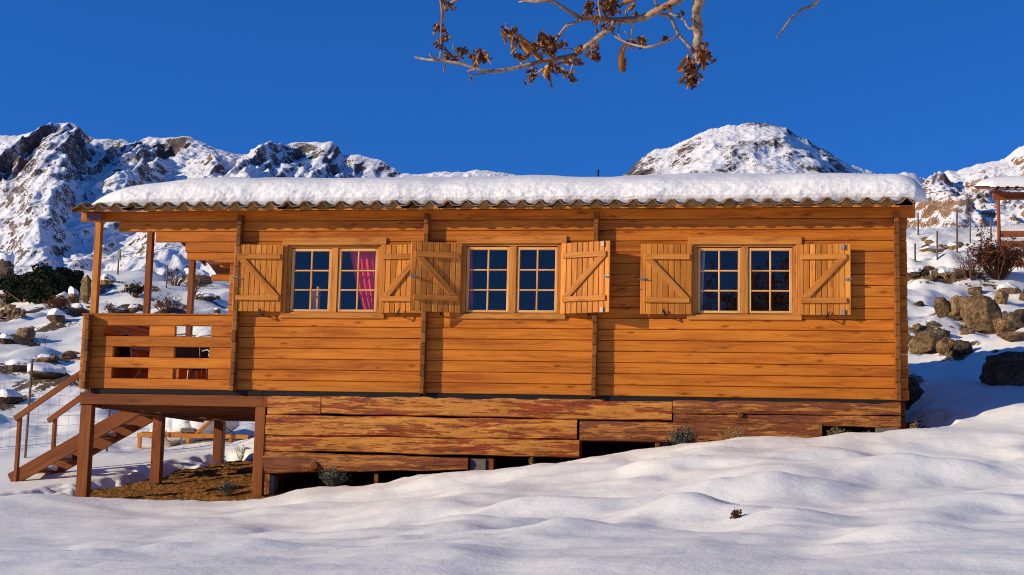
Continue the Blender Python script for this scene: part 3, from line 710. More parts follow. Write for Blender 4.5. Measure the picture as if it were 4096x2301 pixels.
# black flashing, deck frame
m = MB(); bx = [XP+.05, aX(662, 985), P2-.033, P3-.033, P4-.03]
segs = [(XP+.06, aX(661, 985)), (aX(661, 985)+.006, P2-.033), (P2+.034, P3-.033), (P3+.034, P4-.033)]
for a, b in segs: m.box(a, b, -.024, .03, -.062, -.003, 0)
m.build('flashing_strip', BLACK, cab, bevel=.003)
DZ = -.100
m = MB(); m.box(aX(204, 990), aX(664, 995)-.0, -.02, .03, -.21, -.066, 0); m.box(aX(664, 995)+.003, aX(672, 995)+.02, -.02, .03, -.21, -.066, 2)
m.build('deck_fascia', W_DECK, cab, bevel=.004)
m = MB(); x = 0.035
while x < YB+.35:
    m.box(XPL+.01, P1+.2, x, x+.115, DZ+.02, DZ+.048, 0); x += .12
m.build('deck_boards', W_UNDER, cab)
zr = at(641, 1061, 4.5).z
for i, yy in enumerate((.55, 1.15, 1.75, 2.35, 2.95, 3.55, 4.1)):
    m = MB(); m.box(XPL+.08, aX(664, 995)+.05, yy, yy+.045, -.10-.15, DZ+.018, 0); m.build('deck_joist', W_UNDER, cab, bevel=.003)
m = MB(); m.box(XPL+.02, aX(664, 995)+.10, 4.42, 4.50, zr, DZ+.018, 0); m.build('rear_beam', W_UNDER, cab, bevel=.003)
m = MB(); m.bar((XPL+.045, .031, -.16), (XPL+.045, 4.42, -.22), .05, .13); m.build('side_beam', W_UNDER, cab, bevel=.003)
# deck posts
def post(px0, px1, py, Y, ybase, mat, dep=.12):
    xa, xb = aX(px0, py, Y), aX(px1, py, Y); zb = at((px0+px1)/2, ybase, Y).z-.12
    m = MB(); m.box(xa, xb, Y, Y+dep, zb, -.212 if Y < .1 else (-.10-.15 if Y < 4 else zr-.002), 2); return m.build('deck_post', mat, cab, bevel=.006)
post(202, 230.5, 1030, .003, 1238, W_DECK)
post(384, 408, 1060, 2.1, 1195, W_DECK, .13)
post(537, 560, 1090, 4.42, 1145, W_DECK, .14)
post(642.5, 668, 1030, -.03, 1225, W_DECK, .09)
# windows
def window(w_, i):
    x0, x1, z0, z1, xm = w_['x0'], w_['x1'], w_['z0'], w_['z1'], w_['xm']
    fr = MB(); fy0, fy1 = .045, .105; t = .042
    fr.box(x0-.005, x0+t, .012, fy1, z0, z1, 2); fr.box(x1-t, x1+.005, .012, fy1, z0, z1, 2)
    fr.box(x0+t, x1-t, .012, fy1, z1-.035, z1, 0); fr.box(x0+t, x1-t, .012, fy1, z0, z0+.022, 0)
    wn = fr.build('window', W_TRIM, cab, bevel=.003)
    m = MB(); m.box(xm-.042, xm+.042, .016, fy1+.01, z0+.023, z1-.036, 2); m.build('mullion', W_TRIM, wn, bevel=.004)
    for a, b in ((x0+t+.004, xm-.046), (xm+.046, x1-t-.004)):
        s_ = MB(); za, zb = z0+.030, z1-.045; st_ = .036
        s_.box(a, a+st_, .030, .072, za, zb, 2); s_.box(b-st_, b, .030, .072, za, zb, 2); s_.box(a+st_, b-st_, .030, .072, zb-st_, zb, 0); s_.box(a+st_, b-st_, .030, .072, za, za+st_*.9, 0)
        iw = (a+b)/2
        s_.box(iw-.011, iw+.011, .032, .060, za+st_*.9, zb-st_, 2)
        h = (zb-st_-za-st_*.9)/3
        for q in (1, 2):
            zz = za+st_*.9+h*q
            s_.box(a+st_, iw-.011, .034, .060, zz-.010, zz+.010, 0); s_.box(iw+.011, b-st_, .034, .060, zz-.010, zz+.010, 0)
        so_ = s_.build('sash', W_SASH, wn, bevel=.004)
        g = MB(); g.add([(a+.01, .052, za+.01), (b-.01, .052, za+.01), (b-.01, .052, zb-.01), (a+.01, .052, zb-.01)], [(0, 1, 2, 3)])
        g.build('glass_pane', GLASS, wn, fixn=False)
    # outer trim: mitred head board and sill board
    def mitre(xa, xb, za, zb, inner_low, nm):
        c = .075; y0, y1 = -.022, -.001
        if inner_low: o_ = [(xa, zb), (xb, zb), (xb-c*0, za+.0), (xa+c*0, za)]
        vs = [(xa, y0, za), (xb, y0, za), (xb, y0, zb), (xa, y0, zb), (xa, y1, za), (xb, y1, za), (xb, y1, zb), (xa, y1, zb)]
        mm = MB(); r = RND.random(); mm.add(vs, [(0, 1, 2, 3), (7, 6, 5, 4), (0, 4, 5, 1), (2, 6, 7, 3), (0, 3, 7, 4), (1, 5, 6, 2)], [(p[0]+r*91, p[2]-za, 0) for p in vs], r)
        return mm
    tx0, tx1 = x0-.075, x1+.07
    m = mitre(tx0, tx1, z1-.006, z1+.092, 1, 'head'); m.build('head_trim', W_TRIM, wn, bevel=.005)
    m = mitre(tx0, tx1, z0-.058, z0+.004, 1, 'sill'); m.build('sill_trim', W_TRIM, wn, bevel=.006)
    for a, b in ((tx0, x0-.002), (x1+.002, tx1)): m = MB(); m.box(a, b, -.021, -.001, z0+.005, z1-.007, 2); m.build('side_trim', W_TRIM, wn, bevel=.004)
    return wn
for i, w_ in enumerate(WIN): window(w_, i)
# shutters, built flat in their own frame (hinge at x = 0, opening towards +x) then turned about the hinge
def shutter(hx, z0, wid, hgt, side, ang, mat, hook=True, latch=True, planks=8, lab=None):
    """side -1: hinge on the right, leaf runs left"""
    s_ = side
    root = bpy.data.objects.new('shutter', None); COL.objects.link(root); root.parent = cab; root.location = Vector((hx, -.030, z0))-WORLD[cab]
    root.rotation_euler = (0, 0, -s_*ang); WORLD[root] = Vector((0, 0, 0)); root.empty_display_size = .1
    def X(a, b): return (min(a*s_, b*s_), max(a*s_, b*s_))
    m = MB(); pw = wid/planks
    for i in range(planks):
        a, b = X(i*pw+.0035, (i+1)*pw-.0035); m.box(a, b, -.022, -.0105, RND.uniform(0, .004), hgt-RND.uniform(0, .004), 2)
    a, b = X(.004, wid-.004); m.box(a, b, -.010, -.0005, .006, hgt-.006, 2)
    m.build('shutter_planks', mat, root, bevel=.004, local=True)
    bh = .068; zl, zu = hgt*.165, hgt*.78
    m = MB()
    a, b = X(.03, wid-.05); m.box(a, b, -.046, -.0225, zl, zl+bh, 0)
    m.build('batten', W_BATT, root, bevel=.003, local=True)
    m = MB(); m.box(a, b, -.046, -.0225, zu-.0, zu+bh, 0); m.build('batten', W_BATT, root, bevel=.003, local=True)
    m = MB(); zl2, zu2 = zl+bh+.001, zu-.001; w2 = .085                 # diagonal: low at the hinge, high at the free edge
    q = [(.035*s_, zl2), ((.035+w2*1.25)*s_, zl2), ((wid-.055)*s_, zu2), ((wid-.055-w2*1.25)*s_, zu2)]
    vs = [(x, -.045, z) for x, z in q]+[(x, -.0225, z) for x, z in q]; r = RND.random()
    m.add(vs, [(0, 1, 2, 3), (7, 6, 5, 4), (0, 4, 5, 1), (1, 5, 6, 2), (2, 6, 7, 3), (3, 7, 4, 0)], [((p[0]*s_+p[2])*.7+r*91, (p[0]*s_-p[2])*.7, 0) for p in vs], r)
    m.build('brace', W_BATT, root, bevel=.003, local=True)
    if latch:
        m = MB(); lx = (wid-.035)*s_; zz = hgt*.5
        m.box(*sorted((lx-.03, lx+.03)), -.040, -.023, zz-.014, zz+.016, 0); m.tube([(lx-.05, -.046, zz), (lx+.05, -.046, zz)], .006, 6); m.tube([(lx, -.046, zz), (lx, -.066, zz+.005)], .005, 6)
        m.build('latch', ZINC, root, local=True)
    if latch == 2:
        lx = (wid-.10)*s_
        for zz in (.035, hgt-.04):
            m = MB(); m.box(lx-.02, lx+.012, -.036, -.023, zz-.03, zz+.03, 2); m.tube([(lx+.018, -.04, zz-.035), (lx+.018, -.04, zz+.035)], .007, 6)
            m.build('bolt', ZINC, root, local=True)
    return root
SH = []
def shpx(xh, xf, yt, yb, side, ang, **kw):
    """hinge and free edge in view pixels on the flat wall"""
    hx = aX(xh, (yt+yb)/2, -.03); z0 = aZ(xh, yb, -.03); z1 = aZ(xh, yt, -.03)
    n = .0
    # true width so that the turned leaf ends where the photo shows it
    for wtry in np.arange(.4, .9, .002):
        X_ = hx+side*wtry*math.cos(ang); Y_ = -.03-wtry*math.sin(ang)
        d = Vector((X_, Y_, (z0+z1)/2))-CAM; u = (2048+FPX*d.dot(RGT)/d.dot(FWD))/1.59006
        if (side < 0 and u <= xf) or (side > 0 and u >= xf): break
    return shutter(hx, z0, wtry, z1-z0, side, ang, W_SHUT, **kw)
shpx(sr(1130), sr(934), sr(980), sr(1249), -1, math.radians(5), planks=9)
shpx(sr(1521), sr(1692), sr(979), sr(1253), 1, math.radians(1.5), planks=8, latch=0)
shpx(sr(1843), sr(1641), sr(975.5), sr(1253.5), -1, math.radians(20), planks=9)
shpx(sr(2246), sr(2442), sr(974), sr(1256.5), 1, math.radians(18), planks=9, latch=2)
shpx(sr(2768), sr(2561), sr(978), sr(1259.5), -1, math.radians(2.5), planks=9)
shpx(sr(3193), sr(3403.5), sr(979), sr(1262), 1, math.radians(4), planks=9, latch=2)
# iron hooks that hold the shutters, fixed to the wall under them
for hx, hy, dr in [(660, 788, -1), (1000, 788, 1), (1113, 790, -1), (1480, 790, 1), (1675, 790, -1), (2080, 795, 1)]:
    p = at(hx, hy, -.06); m = MB()
    m.tube([(p.x, .0, p.z-.02), (p.x, -.10, p.z-.015)], .008, 6)
    m.add([(p.x-.012, -.10, p.z-.03), (p.x+.016, -.10, p.z-.02), (p.x+dr*.03+.012, -.095, p.z+.055), (p.x+dr*.035-.008, -.095, p.z+.05),
           (p.x-.012, -.108, p.z-.03), (p.x+.016, -.108, p.z-.02), (p.x+dr*.03+.012, -.103, p.z+.055), (p.x+dr*.035-.008, -.103, p.z+.05)],
          [(0, 1, 2, 3), (7, 6, 5, 4), (0, 4, 5, 1), (1, 5, 6, 2), (2, 6, 7, 3), (3, 7, 4, 0)])
    m.build('shutter_hook', IRON, cab)
# foundation logs
def flog(xa, xb, ya0, ya1, yb0, yb1, mat, y=-.02, dep=.16, knot=None, seed=0):
    """flattened log: left end spans ya0..ya1 (view px, top/bottom), right end yb0..yb1"""
    n = 60; m = MB(); r = RND.random(); vs = []; wc = []
    prof = [(-.5, .03), (-.46, .004), (-.2, -.004), (0, -.006), (.2, -.004), (.46, .004), (.5, .03), (.5, 1), (-.5, 1)]
    for i in range(n+1):
        t = i/n; px = xa+(xb-xa)*t; pt = ya0+(yb0-ya0)*t; pb = ya1+(yb1-ya1)*t
        X_ = aX(px, (pt+pb)/2, y); zt = aZ(px, pt, y)+float(pn(X_*1.6, seed, 5))*.012; zb = aZ(px, pb, y)+float(pn(X_*1.6, seed+5, 6))*.016
        for a, b in prof:
            z = (zt+zb)/2+(zt-zb)*a+.0; yy = y+(b if b < .9 else dep)+(float(pn(X_*3, a*3+seed, 9))*.012 if b < .9 else 0)
            vs.append((X_, yy, z)); wc.append((X_+r*91, (zt-zb)*a, b*.1))
    K = len(prof)
    fs = [(i*K+j, i*K+(j+1) % K, (i+1)*K+(j+1) % K, (i+1)*K+j) for i in range(n) for j in range(K)]+[tuple(range(K))[::-1], tuple(n*K+j for j in range(K))]
    m.add(vs, fs, wc, r); o = m.build('foundation_log', mat, cab, smooth=False)
    if knot:
        for kx, ky, kr in knot:
            p = at(kx, ky, y-.02); mm = MB(); pts = []
            for j in range(14):
                a = j/14*2*math.pi; pts.append((p.x+math.cos(a)*kr*1.15, y-.012, p.z+math.sin(a)*kr))
            inner_ = [(p.x+math.cos(j/14*2*math.pi)*kr*.8, y-.042, p.z+math.sin(j/14*2*math.pi)*kr*.7) for j in range(14)]
            mm.add(pts+inner_, [(j, (j+1) % 14, 14+(j+1) % 14, 14+j) for j in range(14)]+[tuple(range(14, 28))], [(q[1]*3, q[0]-p.x, q[2]-p.z) for q in pts+inner_])
            mm.build('knot', W_END, o, smooth=False)
    return o
flog(673, 806, 993.5, 1041, 994, 1041, L_PALE, seed=1)
flog(808, 1690, 994, 1041, 1005, 1060, L_PALE, seed=2, y=-.025)
flog(668, 1451, 1043, 1094, 1056, 1107, L_PALE, seed=3, y=-.03)
flog(662, 1457, 1095, 1134, 1107, 1150, L_PALE, seed=4, y=-.02)
flog(660, 1177, 1135, 1191, 1152, 1184, L_DARK, seed=5, y=-.025, knot=[(790, 1172, .06)])
flog(1692, 2266, 1006, 1040, 1012, 1044, L_DARK, seed=6, y=-.03)
flog(1694, 2266, 1042, 1063, 1046, 1078, L_DARK, seed=7, y=-.02, knot=[(1863, 1045, .035)])
flog(1458, 2068, 1059, 1110, 1066, 1116, L_DARK, seed=8, y=-.035)
for k_ in range(2):                        # logs along the right end of the base, seen end on
    m = MB(); zc = at(2270, 1027+k_*36, 0).z; m.tube([(aX(2262, 1030, .1), .15+k_*.01, zc), (aX(2275, 1030, .1)+.01, .15+k_*.01, zc)], .10-.02*k_, 12); m.build('foundation_log', W_END, cab)
m = MB(); xr_ = aX(2262, 1030, .1)
for k_ in range(3): m.tube([(xr_-.07, .16, -.13-k_*.16), (xr_-.07, YB, -.13-k_*.16)], .085, 10)
for k_ in range(7): m.tube([(aX(672, 1000, .1)+.3, YB-.1, -.13-k_*.16), (xr_, YB-.1, -.13-k_*.16)], .085, 8)
for k_ in range(8): m.tube([(aX(676, 1000, .1), .16, -.13-k_*.16), (aX(676, 1000, .1), YB, -.13-k_*.16)], .085, 8)
m.box(aX(676, 1000, .1), xr_-.02, YB-.02, YB+.02, -1.4, -.02, 0)  # added unseen board, stops bright snow and sky showing through the log gaps
m.build('base_logs', L_DARK, cab)
def blk(xa, xb, ya, yb, mat, y=.0, dep=.18, nm='foundation_block'):
    m = MB(); m.box(aX(xa, ya, y), aX(xb, ya, y), y, y+dep, aZ(xa, yb, y)-.1, aZ(xa, ya, y), 2); m.build(nm, mat, cab, bevel=.006)
blk(1183, 1223, 1154, 1172, CONC, .02); blk(1225, 1242, 1154, 1172, W_END, .04, nm='foundation_stake')
blk(942, 952, 1192, 1212, W_END, .03, .05, nm='foundation_stake'); blk(678, 690, 1195, 1222, CONC, .05)
blk(2203, 2262, 1073, 1090, CONC, -.01); blk(1648, 1661, 1108, 1120, W_END, .0, .06, nm='foundation_stake'); blk(1664, 1682, 1110, 1120, CONC, .05)
blk(1456, 1463, 1110, 1160, W_UNDER, .02, .1, nm='foundation_stake'); blk(2264, 2270, 1075, 1092, W_END, .0, .05, nm='foundation_stake')

# snow lying on the roof: a thick quilt, rounded at eave and ends
xa, xb = XR0+.16, aX(2331, 500, -.1)
nx = 760; us = np.linspace(0, 1, nx)
secp = [(-.08, -.012), (-.215, -.004), (-.25, .03), (-.268, .08), (-.262, .13), (-.245, .18), (-.215, .225), (-.17, .262), (-.11, .29), (-.04, .312), (.06, .326), (.18, .333), (.4, .338), (.8, .34), (1.4, .34), (2.15, .33),
        (2.9, .33), (3.8, .33), (4.4, .32), (4.7, .22), (4.76, .05), (4.6, .0)]
# finer sampling of the front face
sp_ = []
for i in range(len(secp)-1):
    n_ = 5 if i < 12 else 2
    for j in range(n_): t = j/n_; sp_.append((secp[i][0]*(1-t)+secp[i+1][0]*t, secp[i][1]*(1-t)+secp[i+1][1]*t))
sp_ = [q for q in sp_ if q[0] < 2.7]+[(2.75, .16), (2.78, .0)]; sp_ = np.array(sp_); ns = len(sp_)
xs_ = xa+(xb-xa)*us
X = np.repeat(xs_[None, :], ns, 0); Yv = np.repeat(sp_[:, 0][:, None], nx, 1); H = np.repeat(sp_[:, 1][:, None], nx, 1)
dl = X-xa; e = 1-np.exp(-dl/.34)*.93
dr = xb-X; er = np.sqrt(np.clip(1-((.42-dr)/.42).clip(0, 1)**2, 0, 1)); e = e*er
thick = 1+fbm(X*.55, Yv*.5, 3, 401)*.22
Hn = H*e*thick
Yn = np.where(Yv < .3, .3+(Yv-.3)*(.72+.28*np.minimum(e*1.3, 1)), Yv)
dz = np.array([deckz(float(y)) for y in sp_[:, 0]])[:, None]
tilez = np.interp(X, xs, prof)
frontw = np.exp(-((H-.10)/.12)**2)*(Yv < .2)
lump = fbm(X*3.1, H*6+Yv*3, 2, 411)*.016+fbm(X*11, H*16+Yv*8, 3, 421)*.010+(ridged(X*23, H*28+Yv*14, 2, 425)-.5)*.0055
fade = np.clip(1.2-np.clip(H-.10, 0, 9)*4.2, .08, 1)*np.where(Yv > .1, .25, 1)*np.clip(H/.03, 0, 1)
Yn = Yn-lump*fade*1.1*(Yv < 1)-fbm(X*1.3, Yv*0, 3, 431)*.035*(Yv < .2)
Zn = dz+.066+.018+Hn+np.where(H < .02, tilez*.9, tilez*.5*np.exp(-H/.025))+lump*fade*.5
Xn = X+np.where(dr < .42, (H-.17)*.15*(1-dr/.42), 0)-np.where(dl < .3, .0, 0)
o = grid_obj('roof_snow', Xn, Yn, Zn, SNOW_R); tag(o, 'thick quilt of white snow lying on the tiled cabin roof', 'snow')

# curtains and what shows behind the panes
def curtain(xa, xb, xa2, xb2, z0, z1, y, mat, folds, lab, amp=.02):
    m = MB(); nx_, nz = 60, 24; vs = []
    for j in range(nz+1):
        t = j/nz; a = xa+(xa2-xa)*t**.65; b = xb+(xb2-xb)*t
        for i in range(nx_+1):
            s_ = i/nx_; vs.append((a+(b-a)*s_, y+math.sin(s_*folds*2*math.pi+math.sin(t*2)*.8)*amp+math.sin(s_*folds*4.7+1)*amp*.4, z0+(z1-z0)*t))
    vs2 = [(p[0], p[1]+.003, p[2]) for p in vs]; n = nx_+1
    fs = [(j*n+i, j*n+i+1, (j+1)*n+i+1, (j+1)*n+i) for j in range(nz) for i in range(nx_)]
    N_ = len(vs); m.add(vs+vs2, fs+[tuple(q+N_ for q in f_)[::-1] for f_ in fs])
    o = m.build('curtain', mat, None, smooth=True, loc=((xa+xb)/2, y, z0), fixn=False); return tag(o, lab, 'curtain')
w0, w1, w2 = WIN
curtain(aX(922, 780), aX(957, 780), aX(868, 620), aX(958, 620), w0['z0']-.05, w0['z1']+.03, .16, REDC, 5, 'bright red curtain drawn aside behind the left window of the cabin')
curtain(aX(1155, 780), aX(1184, 780), aX(1155, 620), aX(1181, 620), w1['z0']-.05, w1['z1']+.03, .17, PURC, 2, 'narrow plum curtain edge at the left side of the middle window')
curtain(aX(1740, 780), aX(1765, 780), aX(1740, 620), aX(1774, 620), w2['z0']-.05, w2['z1']+.03, .17, GREYC, 2, 'pale sheer curtain edge at the left side of the right window')
curtain(aX(1991, 780), aX(2005, 780), aX(1993, 620), aX(2005, 620), w2['z0']-.05, w2['z1']+.03, .17, GREYC, 2, 'pale sheer curtain edge at the right side of the right window')
m = MB(); Xd = aX(779, 760, .17); m.box(Xd, Xd+.09, .20, .24, 0, 1.34, 2); m.box(Xd+.092, Xd+.115, .16, .26, 0, 1.39, 2)
tag(m.build('cupboard', W_SASH, None, loc=(Xd, .2, 0), bevel=.004), 'pale wooden cupboard edge standing inside behind the left window', 'cupboard')

# ------------------------------------------------------------------ staircase
st_ = thing('staircase', at(130, 1215, 1.9), 'open red brown wooden staircase with two handrails rising to the porch', 'stairs')
YA, YC = 2.20, 3.00
A0, A1 = at(34, 1204, YA), at(345, 1028, YA)
m = MB()
for yy in (YA, YC):
    m_ = MB(); d = (A1-A0).normalized(); lo = Vector((A0.x, yy, A0.z))-d*.05; hi = Vector((A1.x, yy, A1.z))+d*.30
    m_.bar(lo, hi, .045, .20, Vector((0, 0, 1))); m_.build('stringer', W_DECK, st_, bevel=.004)
nT = 6
for i in range(nT):
    t = (i+.55)/nT; p = A0.lerp(A1, t); m_ = MB(); m_.box(p.x-.11, p.x+.13, YA+.03, YC-.03, p.z+.0, p.z+.032, 1); m_.build('tread', W_DECK, st_, bevel=.003)
for yy, lx, ly, hx, hy, px, pyt, pyb in ((YA-.05, 37, 1054, 205, 938, 47, 1048, 1218), (YC+.05, 121, 1060, 210, 995, 136, 1050, 1128)):
    a, b = at(lx, ly, yy), at(hx, hy, yy); b = b+(b-a)*.12
    m_ = MB(); m_.bar(a, b, .035, .085, Vector((0, 0, 1))); m_.build('handrail', W_DECK, st_, bevel=.004)
    pt = at(px, pyt, yy); pb = at(px, pyb, yy)
    m_ = MB(); m_.bar((pt.x, yy+.04, pb.z-.15), (pt.x, yy+.04, pt.z+.01), .07, .05, Vector((1, 0, 0))); m_.build('rail_post', W_DECK, st_, bevel=.004)
    m_ = MB(); m_.bar((b.x-.03, yy+.04, b.z-1.0), (b.x-.03, yy+.04, b.z+.01), .06, .05, Vector((1, 0, 0))); m_.build('rail_post', W_DECK, st_, bevel=.004)
def lumps(name, pts, mat, lab, cat, group=None, sub=3, amp=.25, flat=.6):
    """a clod: one lumpy closed mesh of fused balls"""
    c = sum((Vector(p[:3]) for p in pts), Vector())/len(pts); bm = bmesh.new()
    for (x, y, z, r) in pts:
        bm2 = bmesh.ops.create_icosphere(bm, subdivisions=sub, radius=1.0)
        for v in bm2['verts']:
            n_ = mnoise.noise(v.co*1.4+Vector((x*5, y*5, z*5)))*amp+mnoise.noise(v.co*3.5+Vector((x*9, y*3, 1)))*amp*.4
            q = v.co*(1+n_); v.co = Vector((x, y, z))-c+Vector((q.x*r, q.y*r, q.z*r*flat))
    me = bpy.data.meshes.new(name); bm.to_mesh(me); bm.free(); me.polygons.foreach_set('use_smooth', [True]*len(me.polygons)); me.materials.append(mat)
    o = bpy.data.objects.new(name, me); COL.objects.link(o); o.location = c
    if lab: tag(o, lab, cat, group)
    return o
rr = random.Random(4)
for i, lab in ((0, 'snow clod on the lowest tread of the staircase'), (1, 'snow clod on the second tread of the staircase'), (3, 'small snow patch on a middle tread of the staircase')):
    p = A0.lerp(A1, (i+.55)/nT); lumps('snow_clod', [(p.x+rr.uniform(-.06, .06), YA+.2+.17*j, p.z+.06, .075+rr.random()*.04) for j in range(4)], SNOW, lab, 'snow', 'snow left on the stair treads')

# ------------------------------------------------------------------ sun lounger under the deck
LY = 6.2
def lg(x, y, Y=LY): return at(x, y, Y)
a = lg(344, 1090); b = lg(640, 1092); zt = lg(480, 1091).z
xl, xr = a.x, a.x+2.05
lo = thing('sun_lounger', ((xl+xr)/2, LY+.3, zt-.3), 'slatted wooden sun lounger with raised back, half buried in snow behind the porch posts', 'sun lounger')
m = MB(); m.box(xl, xr, LY, LY+.04, zt-.075, zt, 0); m.box(xl, xr, LY+.62, LY+.66, zt-.075, zt, 0); m.box(xl, xl+.04, LY+.04, LY+.62, zt-.075, zt, 1); m.box(xr-.04, xr, LY+.04, LY+.62, zt-.075, zt, 1)
m.build('frame', W_TRIM, lo, bevel=.004)
for lx in (xl+.02, xl+.92, xr-.35):
    for ly in (LY+.005, LY+.60): m = MB(); m.box(lx, lx+.06, ly, ly+.05, zt-.42, zt-.076, 2); m.build('leg', W_TRIM, lo, bevel=.003)
m = MB(); x = xl+.05; xh = lg(492, 1088).x
while x < xh: m.box(x, x+.055, LY+.045, LY+.615, zt+.001, zt+.02, 1); x += .065
m.build('seat', W_TRIM, lo, bevel=.002)
m = MB(); tip = lg(530, 1062); dx = tip.x-xh+.10; dz = tip.z-zt+.12; L = math.hypot(dx, dz)
for i in range(9):
    t0 = i/9; p = Vector((xh+dx*t0, LY+.33, zt+.01+dz*t0)); q = Vector((xh+dx*(t0+.09), LY+.33, zt+.01+dz*(t0+.09))); m.bar(p, q, .60, .018, Vector((-dz, 0, dx)).normalized())
for yy in (LY+.02, LY+.64): m.bar((xh, yy, zt), (xh+dx, yy, zt+dz), .03, .05, Vector((-dz, 0, dx)).normalized())
m.build('backrest', W_TRIM, lo, bevel=.002)
m = MB(); m.bar((xh+dx*.8, LY+.2, zt+dz*.8), (xh+dx+.35, LY+.2, zt-.05), .012, .012); m.build('back_prop', IRON, lo)
m = MB(); s0 = lg(418, 1083, LY-.03)
m.tube([s0, s0+Vector((-.01, -.01, -.10)), s0+Vector((.03, -.01, -.17)), s0+Vector((.11, -.01, -.21)), s0+Vector((.20, -.01, -.21)), s0+Vector((.27, 0, -.16)), s0+Vector((.29, .02, -.12))], .012, 6)
tag(m.build('strap', STRAP, None, smooth=True, loc=s0), 'grey cord loop hanging over the edge of the wooden sun lounger', 'strap')
xs0 = lg(372, 1080).x
sn = MB()
lumps('lounger_snow', [(xs0+.12, LY+.34, zt+.03, .20), (xs0+.35, LY+.34, zt+.07, .28), (xs0+.62, LY+.34, zt+.12, .34), (xs0+.9, LY+.40, zt+.20, .40), (xs0+1.1, LY+.5, zt+.26, .36), (xs0+.5, LY+.6, zt+.16, .42), (xs0+.15, LY+.7, zt+.05, .35)], SNOW,
      'thick heap of snow lying on the seat of the sun lounger', 'snow', flat=.75)
m = MB(); p = lg(476, 1084, LY+.05)
for i in range(3): m.box(p.x-.16+i*.01, p.x+.13-i*.01, LY+.0, LY+.22, zt+.022+i*.026, zt+.046+i*.026, 0)
tag(m.build('folded_cushion', STRAP, None, loc=p, bevel=.01), 'folded grey cover lying beside the backrest of the sun lounger', 'cover')
# low snow bank under and behind the lounger
# ------------------------------------------------------------------ porch furniture
def chair(name, loc, rot, lab):
    t = thing(name, loc, lab, 'chair', 'tubular metal chairs on the porch', rot)
    def b(mb, nm, mt): mb.build(nm, mt, t, local=True, smooth=True)
    for sx in (-.21, .21):
        m = MB(); m.tube([(sx, -.24, 0), (sx, -.20, .40), (sx, -.10, .44), (sx, .16, .43), (sx, .22, .46), (sx, .28, .86)], .011, 6); b(m, 'front_leg', CHAIRM)
        m = MB(); m.tube([(sx, .30, 0), (sx*.98, .05, .42)], .011, 6); b(m, 'rear_leg', CHAIRM)
        m = MB(); m.tube([(sx*1.1, -.16, .42), (sx*1.2, -.18, .62), (sx*1.2, -.05, .66), (sx*1.15, .24, .66)], .011, 6); b(m, 'armrest', CHAIRM)
    m = MB(); m.tube([(-.21, .28, .86), (0, .29, .89), (.21, .28, .86)], .011, 6); b(m, 'top_rail', CHAIRM); m = MB(); m.tube([(-.21, -.22, .2), (.21, -.22, .2)], .009, 6); b(m, 'stretcher', CHAIRM)
    m = MB(); m.box(-.20, .20, -.20, .19, .42, .445, 0); m.build('seat', DARKF, t, local=True, bevel=.01)
    m = MB(); m.bar((0, .225, .5), (0, .28, .84), .38, .015, Vector((0, 1, 0))); m.build('backrest', DARKF, t, local=True, bevel=.005)
    return t
fz = DZ+.048
chair('porch_chair', (aX(335, 900, 1.0), 1.1, fz), 2.6, 'tubular metal chair seen through the left gaps of the porch rail')
chair('porch_chair', (aX(470, 900, .8), .85, fz), .6, 'tubular metal chair seen through the right gaps of the rail, nearer the steps side')
chair('porch_chair', (aX(517, 900, 1.4), 1.5, fz), 3.6, 'tubular metal chair seen through the right gaps of the rail, close to the cabin wall')
t = thing('porch_table', (aX(485, 900, 2.2), 2.2, fz), 'dark round topped table behind the right gaps of the porch rail', 'table')
m = MB(); n_ = 28; m.tube([(t.location.x, 2.2, fz+.71), (t.location.x, 2.2, fz+.74)], .48, n_); m.build('table_top', DARKF, t, bevel=.004)
for i in range(4):
    a = i*math.pi/2+.6; m = MB(); m.tube([(t.location.x+.38*math.cos(a), 2.2+.38*math.sin(a), fz), (t.location.x+.16*math.cos(a), 2.2+.16*math.sin(a), fz+.71)], .013, 6); m.build('leg', CHAIRM, t, smooth=True)

